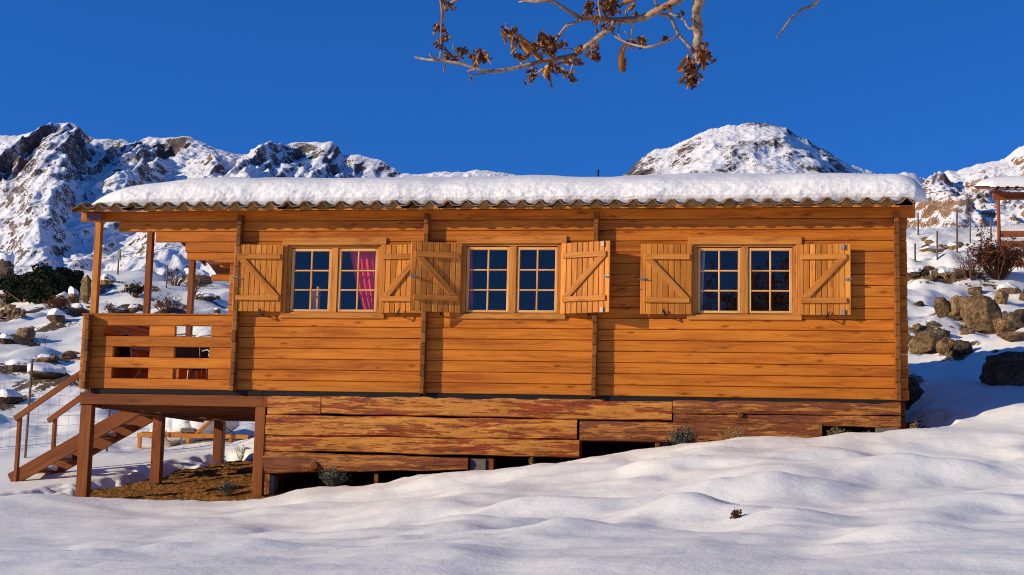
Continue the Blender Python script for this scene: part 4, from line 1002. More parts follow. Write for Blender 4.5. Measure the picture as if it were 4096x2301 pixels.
# ------------------------------------------------------------------ rocks
def rock(box, lab, mat=ROCK, seed=0, cap=False, group=None, Y=None, jag=.22, dep=.8, sink=.18, name='boulder'):
    """box: photo pixel bounds x0, x1, y0, y1 of the visible rock"""
    x0, x1, y0, y1 = [sr(v) for v in box]; xm = (x0+x1)/2
    b = hit(xm, y1) if Y is None else at(xm, y1, Y)
    dist = (b-CAM).dot(FWD); k = dist*1.59006/FPX
    wx = (x1-x0)*k/2; hz = (y1-y0)*k*.5/(1-sink*.5); dy = wx*dep
    c = Vector((b.x, b.y+dy*.55, b.z+hz*(1-sink*1.1)))
    sh = (c.y-CAM.y)/(b.y-CAM.y); c = Vector((CAM.x+(c.x-CAM.x)*1.0, c.y, c.z)); c.x = CAM.x+(b.x-CAM.x)*sh
    rs = random.Random(seed*13+5); bm = bmesh.new(); bmesh.ops.create_icosphere(bm, subdivisions=4, radius=1)
    planes = [(Vector((rs.gauss(0, 1), rs.gauss(0, 1), rs.gauss(0, .8))).normalized(), rs.uniform(.5, .88)) for _ in range(14)]
    o3 = Vector((rs.random()*50, rs.random()*50, rs.random()*50))
    for v in bm.verts:
        q = v.co.copy()
        for n_, d_ in planes:
            e_ = q.dot(n_)-d_
            if e_ > 0: q -= n_*e_*.97
        q *= 1+mnoise.fractal(q*1.3+o3, .9, 2.1, 3)*jag*.75+mnoise.fractal(q*6+o3, .8, 2.1, 3)*jag*.30
        v.co = q
    ex = max(abs(v.co.x) for v in bm.verts); ez = max(v.co.z for v in bm.verts)
    for v in bm.verts: v.co = Vector((v.co.x/ex*wx, v.co.y*dy, v.co.z/ez*hz))
    me = bpy.data.meshes.new(name); bm.to_mesh(me)
    me.polygons.foreach_set('use_smooth', [rs.random() < 2]*len(me.polygons)); me.materials.append(mat)
    o = bpy.data.objects.new(name, me); COL.objects.link(o); o.location = c; tag(o, lab, 'rock', group)
    if cap:
        th = cap*hz
        dv = [v for v in bm.verts if v.normal.z < .15 or v.co.z < hz*.15]; bmesh.ops.delete(bm, geom=dv, context='VERTS')
        if len(bm.faces) > 4:
            bd = {v for e_ in bm.edges if e_.is_boundary for v in e_.verts}
            for v in bm.verts: v.co = v.co+(Vector((0, 0, th*(.8+.4*mnoise.noise(v.co*2+o3))))+Vector((v.co.x, v.co.y, 0))*.04 if v not in bd else Vector((0, 0, -.02)))
            m2 = bpy.data.meshes.new('snow_cap'); bm.to_mesh(m2); m2.polygons.foreach_set('use_smooth', [True]*len(m2.polygons)); m2.materials.append(SNOW)
            c_ = bpy.data.objects.new('snow_cap', m2); COL.objects.link(c_); c_.parent = o
    bm.free(); return o
RK = [
 ((3841, 3994, 1188, 1325), 'largest rounded brown boulder on the snowy slope right of the cabin', ROCK, 0),
 ((3736, 3800, 1190, 1270), 'rough mossy rock at the left end of the large rounded boulder', ROCK, 0),
 ((3795, 3863, 1184, 1262), 'broken yellowish rock leaning against the left side of the large rounded boulder', ROCK, 0),
 ((3981, 4037, 1162, 1218), 'small round boulder just above the right shoulder of the largest boulder', ROCK, 0),
 ((3979, 4073, 1133, 1185), 'topmost boulder of the group on the slope right of the cabin', ROCK, .12),
 ((4072, 4140, 1158, 1209), 'boulder cut by the right edge of the picture, highest of those at the edge', ROCK, 0),
 ((3874, 3936, 1147, 1181), 'lone boulder poking from smooth snow above the largest boulder', ROCK, 0),
 ((3961, 4080, 1267, 1335), 'flat pale boulder below and right of the largest boulder', ROCK, 0),
 ((3985, 4120, 1325, 1368), 'low flat slab under the flat pale boulder at the right edge', ROCK, 0),
 ((4045, 4130, 1238, 1310), 'dark boulder at the right edge behind the flat pale boulder', ROCK_D, 0),
 ((3634, 3747, 1328, 1412), 'rough lichened boulder close to the right end of the cabin', ROCK, 0),
 ((3743, 3830, 1350, 1410), 'smooth brown boulder just right of the rough lichened one near the cabin', ROCK, 0),
 ((3812, 3895, 1363, 1424), 'dark mossy boulder at the right end of the lower rock group', ROCK_D, 0),
 ((3652, 3692, 1294, 1324), 'small round stone sitting above the rough lichened boulder near the cabin', ROCK, 0),
 ((3837, 3898, 1314, 1342), 'small oval boulder alone in snow under the largest boulder', ROCK, 0),
 ((3745, 3805, 1316, 1362), 'dark angular stone in the middle of the lower rock group', ROCK_D, 0),
 ((3967, 3996, 1400, 1413), 'tiny flat stone in the snow above the shaded boulder', ROCK, 0),
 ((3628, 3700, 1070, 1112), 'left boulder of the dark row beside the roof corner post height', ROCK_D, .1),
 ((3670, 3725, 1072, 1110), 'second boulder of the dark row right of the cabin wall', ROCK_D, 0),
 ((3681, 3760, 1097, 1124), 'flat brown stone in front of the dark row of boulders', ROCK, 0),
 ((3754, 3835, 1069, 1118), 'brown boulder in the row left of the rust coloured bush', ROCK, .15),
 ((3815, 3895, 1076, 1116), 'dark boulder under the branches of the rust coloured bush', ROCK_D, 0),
 ((3678, 3785, 985, 1008), 'long low rock ledge on the snow behind the wire fence', ROCK, .3),
 ((3696, 3738, 957, 980), 'small rock tip between fence posts on the upper snow slope', ROCK, 0),
 ((3785, 3855, 973, 997), 'low brown ledge right of the longer one behind the wire fence', ROCK, .3),
 ((3680, 3716, 947, 961), 'smallest rock patch high on the slope behind the wire fence', ROCK, 0),
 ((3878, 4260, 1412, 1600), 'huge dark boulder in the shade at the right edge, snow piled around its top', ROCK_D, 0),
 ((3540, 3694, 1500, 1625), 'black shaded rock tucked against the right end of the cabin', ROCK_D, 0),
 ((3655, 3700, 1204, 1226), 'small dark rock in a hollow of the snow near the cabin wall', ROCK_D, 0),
 ((314, 370, 1096, 1215), 'tall upright grey boulder standing behind the porch corner post', ROCK, 0),
 ((264, 322, 1146, 1215), 'leaning grey boulder left of the tall upright one', ROCK, .12),
 ((200, 272, 1166, 1228), 'brown rounded boulder at the edge of the evergreen bushes', ROCK, .1),
 ((176, 260, 1233, 1295), 'broad brown boulder on open snow left of the porch', ROCK, .1),
 ((282, 345, 1212, 1254), 'boulder partly hidden by the left porch post', ROCK, .15),
 ((58, 142, 1307, 1352), 'isolated flat topped boulder on the snow slope at the left', ROCK, 0),
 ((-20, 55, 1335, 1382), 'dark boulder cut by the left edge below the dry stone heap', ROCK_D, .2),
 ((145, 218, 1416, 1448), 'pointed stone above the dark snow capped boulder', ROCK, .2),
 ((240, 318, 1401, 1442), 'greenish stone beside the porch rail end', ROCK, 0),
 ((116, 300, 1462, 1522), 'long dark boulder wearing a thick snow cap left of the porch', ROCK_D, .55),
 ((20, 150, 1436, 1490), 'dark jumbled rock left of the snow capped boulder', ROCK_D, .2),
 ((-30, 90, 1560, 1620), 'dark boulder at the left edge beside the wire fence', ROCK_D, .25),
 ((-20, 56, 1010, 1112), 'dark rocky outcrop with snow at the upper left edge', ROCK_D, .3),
 ((395, 470, 1100, 1146), 'boulder seen between the first two porch posts', ROCK, .3),
 ((730, 850, 1075, 1135), 'large boulder with snow cap seen under the porch roof', ROCK, .3),
 ((455, 500, 1231, 1255), 'small dark rock just above the porch rail', ROCK, .2),
 ((500, 552, 1216, 1254), 'rounded rock just above the rail left of the second porch post', ROCK, .15),
 ((783, 870, 1173, 1206), 'dark flat rock seen between third porch post and cabin', ROCK_D, .2),
 ((850, 890, 1227, 1255), 'rock just above the rail beside the cabin wall', ROCK, .1),
]
for i, (bx, lab, mt, cp_) in enumerate(RK):
    if bx[0] > 3600 and 1100 < bx[2] < 1420: e1, e2 = (bx[1]-bx[0])*.08, (bx[3]-bx[2])*.10; bx = (bx[0]-e1, bx[1]+e1, bx[2]-e2, bx[3]+e2*.4)
    rock(bx, lab, mt, seed=i+1, cap=cp_, Y=3.5 if 'huge' in lab else (2.9 if 'tucked' in lab else None), group='boulders on the snowy slopes')
def rubble(areas, n, lab, seed):
    rs = random.Random(seed); bm = bmesh.new()
    for _ in range(n):
        x, y, a, b = rs.choice(areas); px_ = x+rs.gauss(0, .42)*a; py_ = y+rs.gauss(0, .42)*b; p = hit(sr(px_), sr(py_)); k_ = (p-CAM).dot(FWD)/FPX
        r = rs.uniform(4, 17)*k_*rs.choice((.6, 1, 1.2)); o3 = Vector((rs.random()*90, rs.random()*90, 3)); pl = [(Vector((rs.gauss(0, 1), rs.gauss(0, 1), rs.gauss(0, 1))).normalized(), rs.uniform(.5, .85)) for _ in range(9)]
        g = bmesh.ops.create_icosphere(bm, subdivisions=3, radius=1); sx, sy_, sz = rs.uniform(.8, 1.3), rs.uniform(.8, 1.2), rs.uniform(.55, .9)
        for v in g['verts']:
            q = v.co.copy()
            for n_, d_ in pl:
                e_ = q.dot(n_)-d_
                if e_ > 0: q -= n_*e_*.97
            q *= 1+mnoise.noise(q*2+o3)*.15; v.co = Vector((q.x*sx*r, q.y*sy_*r, q.z*sz*r+r*.15))+p
    me = bpy.data.meshes.new('rubble'); bm.to_mesh(me); bm.free(); me.polygons.foreach_set('use_smooth', [True]*len(me.polygons)); me.materials.append(ROCK)
    o = bpy.data.objects.new('rubble', me); COL.objects.link(o); tag(o, lab, 'rubble', kind='stuff')
rubble([d_ for d_ in DIRT if d_[0] > 3600 and d_[1] < 1420], 150, 'brown rubble between the boulders right of the cabin', 5)
rubble([d_ for d_ in DIRT if d_[0] < 900], 150, 'brown rubble scattered over the slope left of and behind the porch', 6)
# dry stone heap at the left
rr = random.Random(12)
for i in range(16):
    x = 2+i % 6*17+rr.uniform(-5, 5)+(8 if (i//6) % 2 else 0); y = 1272-(i//6)*19+rr.uniform(-3, 3)
    row = ['lowest', 'middle', 'top'][i//6]; nth = ['first', 'second', 'third', 'fourth', 'fifth', 'sixth'][i % 6]
    rock((x-13, x+13+rr.uniform(0, 6), y-19, y+3), nth+' stone from the left in the '+row+' row of the dry heap under the evergreens', ROCK, seed=60+i, group='stones of the dry heap', name='heap_stone', sink=.1)

# ------------------------------------------------------------------ vegetation
def leaf_cloud(mb, c, rx, ry, rz, n, size, rs, flat=False):
    for _ in range(n):
        while True:
            p = Vector((rs.uniform(-1, 1), rs.uniform(-1, 1), rs.uniform(-1, 1)))
            if p.length < 1: break
        p = p.normalized()*p.length**.5; q = Vector((c[0]+p.x*rx, c[1]+p.y*ry, c[2]+p.z*rz))
        a = Vector((rs.gauss(0, 1), rs.gauss(0, 1), rs.gauss(0, 1))).normalized(); b = a.orthogonal().normalized(); s_ = size*rs.uniform(.6, 1.3)
        mb.add([q-a*s_, q+b*s_*.45, q+a*s_, q-b*s_*.45], [(0, 1, 2, 3)])
def bush_evergreen(x, y0, y1, wpx, lab, seed, Y=None, nm='juniper_tree'):
    rs = random.Random(seed); b = hit(sr(x), sr(y1)) if Y is None else at(sr(x), sr(y1), Y); k = (b-CAM).dot(FWD)/FPX
    w_ = wpx*k/2; h = (y1-y0)*k; t = thing(nm, b, lab, 'tree', 'dark evergreen trees at the left')
    m = MB(); m.tube([(b.x, b.y, b.z-.3), (b.x+.05*h, b.y, b.z+h*.7)], [.05*h, .015*h], 6)
    for i in range(6):
        a = rs.uniform(0, 6.28); m.tube([(b.x, b.y, b.z+h*.1*i), (b.x+math.cos(a)*w_*.7, b.y+math.sin(a)*w_*.7, b.z+h*(.3+.1*i))], [.025*h, .008*h], 5)
    m.build('trunk', BARK, t)
    m = MB()
    for i in range(26):
        a = rs.uniform(0, 6.28); r_ = rs.uniform(0, .85); zz = rs.uniform(.12, .85)*h
        rad = w_*(.26+.2*rs.random()); leaf_cloud(m, (b.x+math.cos(a)*w_*r_, b.y+math.sin(a)*w_*r_*.8, b.z+zz*(1-.25*r_)), rad, rad, rad*.7, 110, .035*h+.04, rs)
    m.build('crown', LEAF_GR, t, fixn=False)
for i, (x, y0, y1, w_) in enumerate([(20, 1085, 1222, 190), (95, 1075, 1215, 180), (170, 1050, 1208, 190), (245, 1060, 1195, 170), (300, 1072, 1172, 120)]):
    bush_evergreen(x, y0, y1, w_, ['evergreen tree beside the hut roof at the left edge', 'second evergreen tree from the left edge', 'tallest evergreen tree of the dark row at the left', 'evergreen tree behind the leaning grey boulder', 'rightmost low evergreen tree just left of the porch post'][i], 100+i)
def twig_bush(x, y0, y1, wpx, lab, seed, n, mat=TWIG, leaf=None, nleaf=0, lsize=.03, cat='bush', nm='bare_bush', group=None, Y=None, thick=.006, soil=False, spread=1.0, lean=0):
    rs = random.Random(seed); b = (hit(sr(x), sr(y1)) if Y is None else at(sr(x), sr(y1), Y)); k = (b-CAM).dot(FWD)/FPX
    w_ = wpx*k/2; h = (y1-y0)*k; t = thing(nm, b, lab, cat, group); m = MB(); lf = MB(); tips = []
    for i in range(n):
        a = rs.uniform(0, 6.28); r_ = rs.random()**.6*w_*spread; hh = h*rs.uniform(.45, 1.0)*(1-.3*(r_/max(w_, .001))**2)
        p0 = b+Vector((math.cos(a)*r_*.18, math.sin(a)*r_*.18, -.05)); p2 = b+Vector((math.cos(a)*r_+lean*w_, math.sin(a)*r_*.8, hh)); p1 = (p0+p2)/2+Vector((rs.gauss(0, .08), rs.gauss(0, .08), .05))*h*.8
        pts = [p0, p0.lerp(p1, .6)+Vector((rs.gauss(0, .02), 0, 0))*h, p1, p1.lerp(p2, .5)+Vector((rs.gauss(0, .03), 0, rs.gauss(0, .02)))*h, p2]
        m.tube(pts, [thick, thick*.85, thick*.7, thick*.55, thick*.35], 4, cap=False)
        for j in range(3):
            q = pts[rs.choice((2, 3))]; e_ = q+Vector((rs.gauss(0, .16), rs.gauss(0, .12), abs(rs.gauss(.08, .1))))*h; m.tube([q, q.lerp(e_, .5)+Vector((0, 0, rs.gauss(0, .02)*h)), e_], [thick*.5, thick*.4, thick*.25], 3, cap=False); tips.append(e_)
        tips += [p2, pts[3]]
    m.build('twigs', mat, t, fixn=False)
    if leaf:
        for i in range(nleaf):
            q = rs.choice(tips)+Vector((rs.gauss(0, .05), rs.gauss(0, .05), rs.gauss(0, .05)))*h; a = Vector((rs.gauss(0, 1), rs.gauss(0, 1), rs.gauss(0, 1))).normalized(); c = a.orthogonal().normalized(); s_ = lsize*rs.uniform(.6, 1.4)
            lf.add([q-a*s_, q+c*s_*.5, q+a*s_, q-c*s_*.5], [(0, 1, 2, 3)])
        lf.build('leaves', leaf, t, fixn=False)
    return t
twig_bush(3990, 915, 1115, 230, 'dense rust coloured leafy bush in front of the neighbouring cabin', 201, 70, TWIG, LEAF_RUST, 2600, .042, thick=.014)
twig_bush(3885, 985, 1118, 150, 'bare spreading twigs at the left side of the rust coloured bush', 202, 40, TWIG, None, 0, thick=.010)
twig_bush(665, 1165, 1254, 150, 'bare dark brown bush seen over the porch rail between the middle posts', 203, 60, TWIG, LEAF_RUST, 200, .03, thick=.010)
twig_bush(440, 1205, 1250, 60, 'small reddish bush just right of the left porch post', 204, 26, TWIG, LEAF_RUST, 150, .03, thick=.008)
twig_bush(700, 1060, 1150, 110, 'tall bare bush at the foot of the blue shaded mountain', 205, 34, TWIG, None, 0, thick=.016)
twig_bush(770, 1110, 1195, 80, 'bare reddish bush beside the third porch post', 206, 26, TWIG, LEAF_RUST, 60, .03, thick=.010)
twig_bush(180, 1322, 1380, 22, 'thin single dry stem on the open snow at the left', 207, 3, TWIG, LEAF_RUST, 14, .02, thick=.009)
twig_bush(230, 1175, 1245, 130, 'brown scrub growing over the boulder at the left', 208, 60, TWIG, LEAF_RUST, 500, .04, thick=.012)
twig_bush(540, 1130, 1185, 90, 'small dark evergreen scrub between the porch posts', 209, 30, TWIG, LEAF_GR, 500, .05, thick=.012)
twig_bush(3705, 1120, 1135, 60, 'sparse scrub at the foot of the dark boulder row', 210, 14, TWIG, LEAF_RUST, 60, .02, thick=.008)
GP = 'dry plants along the log base of the cabin'
twig_bush(2728, 1704, 1790, 125, 'grey green lavender like shrub against the right log base', 301, 60, LAV, LAV, 900, .014, 'shrub', 'lavender_shrub', GP, Y=-.28, thick=.0035)
twig_bush(2930, 1690, 1775, 130, 'spiky straw coloured dry shrub in front of the barky logs', 302, 46, GRASS_D, GRASS_D, 60, .012, 'shrub', 'dry_shrub', GP, Y=-.25, thick=.0030)
twig_bush(3345, 1700, 1755, 100, 'green and straw tuft beside the dark gap near the right corner', 303, 46, LAV, GRASS_D, 200, .014, 'shrub', 'grass_tuft', GP, Y=-.25, thick=.0032, lean=.2)
twig_bush(3470, 1718, 1742, 45, 'tiny straw tuft beside the pale concrete block', 304, 16, GRASS_D, GRASS_D, 30, .01, 'shrub', 'grass_tuft', GP, Y=-.22, thick=.003)
twig_bush(3655, 1684, 1716, 34, 'yellow dry sprig at the right corner of the cabin', 305, 12, GRASS_D, GRASS_D, 60, .012, 'shrub', 'dry_sprig', GP, Y=-.1, thick=.003)
twig_bush(1332, 1858, 1945, 118, 'dark green bushy shrub against the left log base', 306, 80, LAV, LAV, 900, .012, 'shrub', 'green_shrub', GP, Y=-.28, thick=.0032)
twig_bush(2126, 1823, 1858, 26, 'curled straw coloured sprig under the middle of the log base', 307, 12, GRASS_D, GRASS_D, 40, .01, 'shrub', 'dry_sprig', GP, Y=-.2, thick=.003)
twig_bush(911, 1922, 1970, 95, 'low silvery green shrub on bare soil beside the right deck post', 308, 60, LAV, LAV, 700, .012, 'shrub', 'silvery_shrub', GP, Y=.25, thick=.003)
twig_bush(965, 1765, 1830, 60, 'thin straw stems behind the right deck post', 309, 16, GRASS_D, GRASS_D, 30, .012, 'shrub', 'dry_grass', GP, Y=3.6, thick=.003)
twig_bush(2943, 2028, 2074, 40, 'dark twig tip sticking out of a small hole in the snow', 310, 26, TWIG, LEAF_RUST, 120, .014, 'twig', 'buried_twig', None, thick=.004)
# grass litter on the bare soil
m = MB(); rs = random.Random(77)
for _ in range(5200):
    x = rs.uniform(-9.3, -5.6) if rs.random() < .62 else rs.uniform(-5.6, 2.0); y = rs.uniform(-.7, 4.2) if x < -6 else rs.uniform(-.68, .1)
    if float(sdpoly(np.array([x]), np.array([y]), BARE)[0]) > -.03: continue
    m.v and None
    h = rs.uniform(.015, .055); a = rs.uniform(0, 6.28); q = Vector((x, y, 0)); m.add([q, q+Vector((.006*math.cos(a), .006*math.sin(a), 0)), q+Vector((rs.gauss(0, .02), rs.gauss(0, .02), h))], [(0, 1, 2)])
V = np.array(m.v); base = np.repeat(V[::3, :2], 3, 0); zz = base_h(base[:, 0], base[:, 1])+hum(base[:, 0], base[:, 1])-.165+fbm(base[:, 0]*3, base[:, 1]*4, 4, 91)*.035; V[:, 2] += zz; m.v = [tuple(p) for p in V]
o = m.build('ground_litter', MOSS, None, fixn=False); tag(o, 'short grass and dry litter on the bare soil under the deck', 'grass', kind='stuff')

# ------------------------------------------------------------------ fences, poles, wires
def fence(name, posts, wires, lab, r=.022, wr=.0028, mesh=None, loc=None):
    t = thing(name, posts[0][0], lab, 'fence')
    for b, h in posts: m = MB(); m.tube([(b.x, b.y, b.z-.2), (b.x+.01*h, b.y, b.z+h)], r, 7); m.build('fence_post', POSTM, t)
    m = MB()
    for i in range(len(posts)-1):
        (a, ha), (b, hb) = posts[i], posts[i+1]
        for f_ in wires:
            p, q = a+Vector((0, 0, ha*f_)), b+Vector((0, 0, hb*f_)); m.tube([p, p.lerp(q, .5)+Vector((0, 0, -.03)), q], wr, 4, cap=False)
        L = (b-a).length; n = int(L/mesh) if mesh else 0
        for j in range(1, n):
            p = a.lerp(b, j/n); hh = ha+(hb-ha)*j/n; m.tube([p+Vector((0, 0, hh*wires[0])), p+Vector((0, 0, hh*wires[-1]))], wr*.8, 3, cap=False)
    m.build('wire_mesh', GALV, t)
fp = []
for (x, yt, yb, Y) in [(-330, 930, 1150, 4.6), (64, 903, 1137, 4.4), (270, 900, 1108, 5.2), (430, 900, 1098, 7.5)]:
    b = at(x, yb, Y); tp = at(x, yt, Y); fp.append((b, tp.z-b.z))
fp[2] = (fp[2][0], 1.15); fp[3] = (fp[3][0], 1.15)
fence('wire_fence', fp, [.04, .16, .28, .40, .52, .64, .76], 'sagging wire mesh fence with a grey wooden post left of the staircase', mesh=.15, wr=.0022)
fp = []
for (x, yt, yb) in [(3660, 973, 1047), (3749, 923, 1049), (3828, 835, 1010), (3881, 860, 975), (3964, 880, 968), (4100, 880, 985)]:
    b = hit(sr(x), sr(yb)); k = (b-CAM).dot(FWD)/FPX; fp.append((b, (yb-yt)*k))
fence('wire_fence', fp, [.1, .3, .5, .7, .85], 'wire fence on thin posts across the snow slope right of the cabin', r=.03, mesh=.5, wr=.003)
def pole(x, yt, yb, lab, r, arm=False, cat='pole', nm='utility_pole', Y=None):
    b = hit(sr(x), sr(yb)) if Y is None else at(sr(x), sr(yb), Y); k = (b-CAM).dot(FWD)/FPX; h = (yb-yt)*k; t = thing(nm, b, lab, cat, 'thin poles on the slopes')
    m = MB(); m.tube([(b.x, b.y, b.z-.3), (b.x, b.y, b.z+h)], [r, r*.7], 7); m.build('shaft', POSTM, t)
    if arm: m = MB(); m.box(b.x-.06, b.x+.10, b.y-.05, b.y+.05, b.z+h*.55, b.z+h*.98, 2); m.build('lamp_housing', GALV, t, bevel=.01)
    return b, h
pole(471, 992, 1100, 'thin pole with a small grey box on top, seen left of the second porch post', .05, True)
pole(665, 1058, 1155, 'plain thin pole seen right of the second porch post', .04)
pole(3673, 850, 943, 'dark thin pole just right of the cabin corner under the roof edge', .05)
pole(3998, 790, 985, 'thin pole standing beside the post of the neighbouring cabin', .06)
m = MB(); p, q = at(sr(-60), sr(1080), 70), at(sr(760), sr(979), 62); m.tube([p, p.lerp(q, .3)-Vector((0, 0, .12)), p.lerp(q, .65)-Vector((0, 0, .15)), q], .022, 5)
tag(m.build('power_line', IRON, None, loc=p), 'dark cable crossing the mountain foot behind the porch posts', 'cable')
m = MB(); p, q = at(sr(3600), sr(790), 30), at(sr(4000), sr(716), 42); m.tube([p, p.lerp(q, .5)-Vector((0, 0, .08)), q], .012, 5)
tag(m.build('power_line', IRON, None, loc=p), 'dark cable running to the roof of the neighbouring cabin', 'cable')
b = at(1505, 446, 26); t = thing('antenna_pole', at(1505, 500, 26), 'short antenna mast poking above the snowy roof line near its middle', 'antenna')
m = MB(); m.tube([at(1505, 520, 26), at(1505, 427, 26)], .028, 6); m.build('mast', IRON, t)
m = MB(); m.tube([at(1498, 434, 26), at(1509, 431, 26)], .012, 5); m.build('crossbar', IRON, t)

# ------------------------------------------------------------------ neighbouring cabin at the right
NY = 21.0
def nb(x, y, d=0): return at(sr(x), sr(y), NY+d)
W_NB = wood('reddish_cabin_wood', (.34, .10, .035), (.25, .065, .022), (.13, .035, .014), var=.3, knots=.3)
p0 = nb(3998, 1120); k_ = (p0-CAM).dot(FWD)/FPX
t = thing('neighbour_cabin', nb(4200, 1120, 2), 'reddish wooden cabin with snowy tiled roof cut by the right edge', 'cabin')
ze = nb(3960, 765).z; xe = nb(3948, 760).x; zf = nb(4000, 935).z
m = MB(); m.box(xe+.15, xe+8, NY, NY+.12, ze-.22, ze-.03, 0); m.box(xe+1.0, xe+8, NY, NY+.12, ze-.36, ze-.225, 0); m.box(xe+1.45, xe+8, NY, NY+.12, ze-.50, ze-.365, 0); m.box(xe+1.9, xe+8, NY, NY+.12, ze-.64, ze-.505, 0)
m.build('beam', W_NB, t, bevel=.01)
m = MB(); m.box(nb(3990, 900).x, nb(3999, 900).x, NY, NY+.10, nb(3995, 1000).z-1.2, ze-.22, 2); m.build('porch_post', W_NB, t, bevel=.005)
m = MB(); zr0 = nb(4080, 950).z
for i in range(5):
    z_ = nb(4080, 935+i*40).z; m.box(nb(3998, 950).x, xe+8, NY+.02, NY+.07, z_-.08, z_+.08, 0)
m.build('porch_rail', W_NB, t, bevel=.005)
m = MB(); zb_ = nb(4080, 1085).z; m.box(xe+.3, xe+8, NY-.02, NY+4, zb_-.15, zb_-.02, 0); m.build('deck', W_NB, t)
m = MB()
for i in range(16): m.box(xe+3.2, xe+8, NY+.2, NY+.27, zb_+i*.14, zb_+.137+i*.14, 0)
for i in range(16): m.box(xe+3.2, xe+3.27, NY+.28, NY+4, zb_+i*.14, zb_+.137+i*.14, 1)
m.build('wall', W_NB, t, bevel=.008)
m = MB()
for x_ in (xe+.6, xe+3.2, xe+6): m.box(x_, x_+.12, NY+.1, NY+.22, zb_-2.5, zb_-.151, 2)
m.build('support_post', W_NB, t)
xs2 = np.arange(xe, xe+8, .02); pr2 = .03*np.cos((xs2-xe)/TP*2*np.pi)
m = MB(); vs = []; n = len(xs2)
for top in (1, 0):
    for (y_, z_) in ((NY-.3, ze), (NY+2.4, ze+.54)):
        for i in range(n): vs.append((xs2[i], y_, z_+pr2[i]+top*.02+.03))
fs = []
for i in range(n-1): fs += [(i, i+1, n+i+1, n+i), (2*n+i+1, 2*n+i, 3*n+i, 3*n+i+1), (i+1, i, 2*n+i, 2*n+i+1)]
m.add(vs, fs); m.build('roof_tiles', TILE, t)
m = MB(); m.add([(xe+.02, NY-.25, ze-.03), (xe+8, NY-.25, ze-.03), (xe+8, NY+2.4, ze+.50), (xe+.02, NY+2.4, ze+.50), (xe+.02, NY-.25, ze-.01), (xe+8, NY-.25, ze-.01), (xe+8, NY+2.4, ze+.52), (xe+.02, NY+2.4, ze+.52)],
               [(0, 3, 2, 1), (4, 5, 6, 7), (0, 1, 5, 4), (1, 2, 6, 5), (2, 3, 7, 6), (3, 0, 4, 7)]); m.build('roof_boards', W_NB, t)
u = np.linspace(0, 1, 120); v = np.linspace(0, 1, 26); U, Vv = np.meshgrid(u, v)
X = xe+.05+U*7.9; e = np.sqrt(np.clip(1-np.clip(1-(X-xe-.05)/.9, 0, 1)**2, 0, 1)); pf = np.sqrt(np.clip(1-np.clip(1-Vv/.25, 0, 1)**2, 0, 1))
Y = NY-.28+Vv*2.7; Z = ze+.05+(Y-NY+.3)*.2+.30*pf*(.08+.92*e)+fbm(X*2, Y*2, 3, 601)*.03*pf
o = grid_obj('neighbour_roof_snow', X, Y, Z, SNOW); tag(o, 'snow layer on the roof of the neighbouring cabin at the right edge', 'snow')

# small hut at the far left
hb = hit(8, 772); t = thing('stone_hut', (hb.x-1.5, hb.y+1, hb.z), 'small grey hut with a snowy roof cut by the left edge', 'hut')
kx = (hb-CAM).dot(FWD)/FPX*1.59; hr = hb.x+.35
m = MB(); m.box(hb.x-4, hr-.25, hb.y, hb.y+3, hb.z-.6, hb.z+26*kx, 0); m.build('wall', CONC, t)
m = MB(); m.add([(hb.x-2, hb.y-.3, hb.z+48*kx), (hr+.1, hb.y-.3, hb.z+22*kx), (hr+.1, hb.y+3.3, hb.z+22*kx), (hb.x-2, hb.y+3.3, hb.z+48*kx), (hb.x-2, hb.y-.3, hb.z+51*kx), (hr+.1, hb.y-.3, hb.z+25*kx), (hr+.1, hb.y+3.3, hb.z+25*kx), (hb.x-2, hb.y+3.3, hb.z+51*kx)],
              [(0, 3, 2, 1), (4, 5, 6, 7), (0, 1, 5, 4), (1, 2, 6, 5), (2, 3, 7, 6), (3, 0, 4, 7)]); m.build('roof', W_UNDER, t)
m = MB(); m.add([(hb.x-2, hb.y-.32, hb.z+51.5*kx), (hr+.12, hb.y-.32, hb.z+25.5*kx), (hr+.12, hb.y+3.3, hb.z+25.5*kx), (hb.x-2, hb.y+3.3, hb.z+51.5*kx), (hb.x-2, hb.y-.3, hb.z+62*kx), (hr+.05, hb.y-.3, hb.z+36*kx), (hr+.05, hb.y+3.3, hb.z+36*kx), (hb.x-2, hb.y+3.3, hb.z+62*kx)],
              [(0, 3, 2, 1), (4, 5, 6, 7), (0, 1, 5, 4), (1, 2, 6, 5), (2, 3, 7, 6), (3, 0, 4, 7)])
o = m.build('hut_roof_snow', SNOW, None, bevel=.08, loc=(hb.x, hb.y, hb.z+40*kx)); tag(o, 'snow slab on the roof of the small hut at the left edge', 'snow')

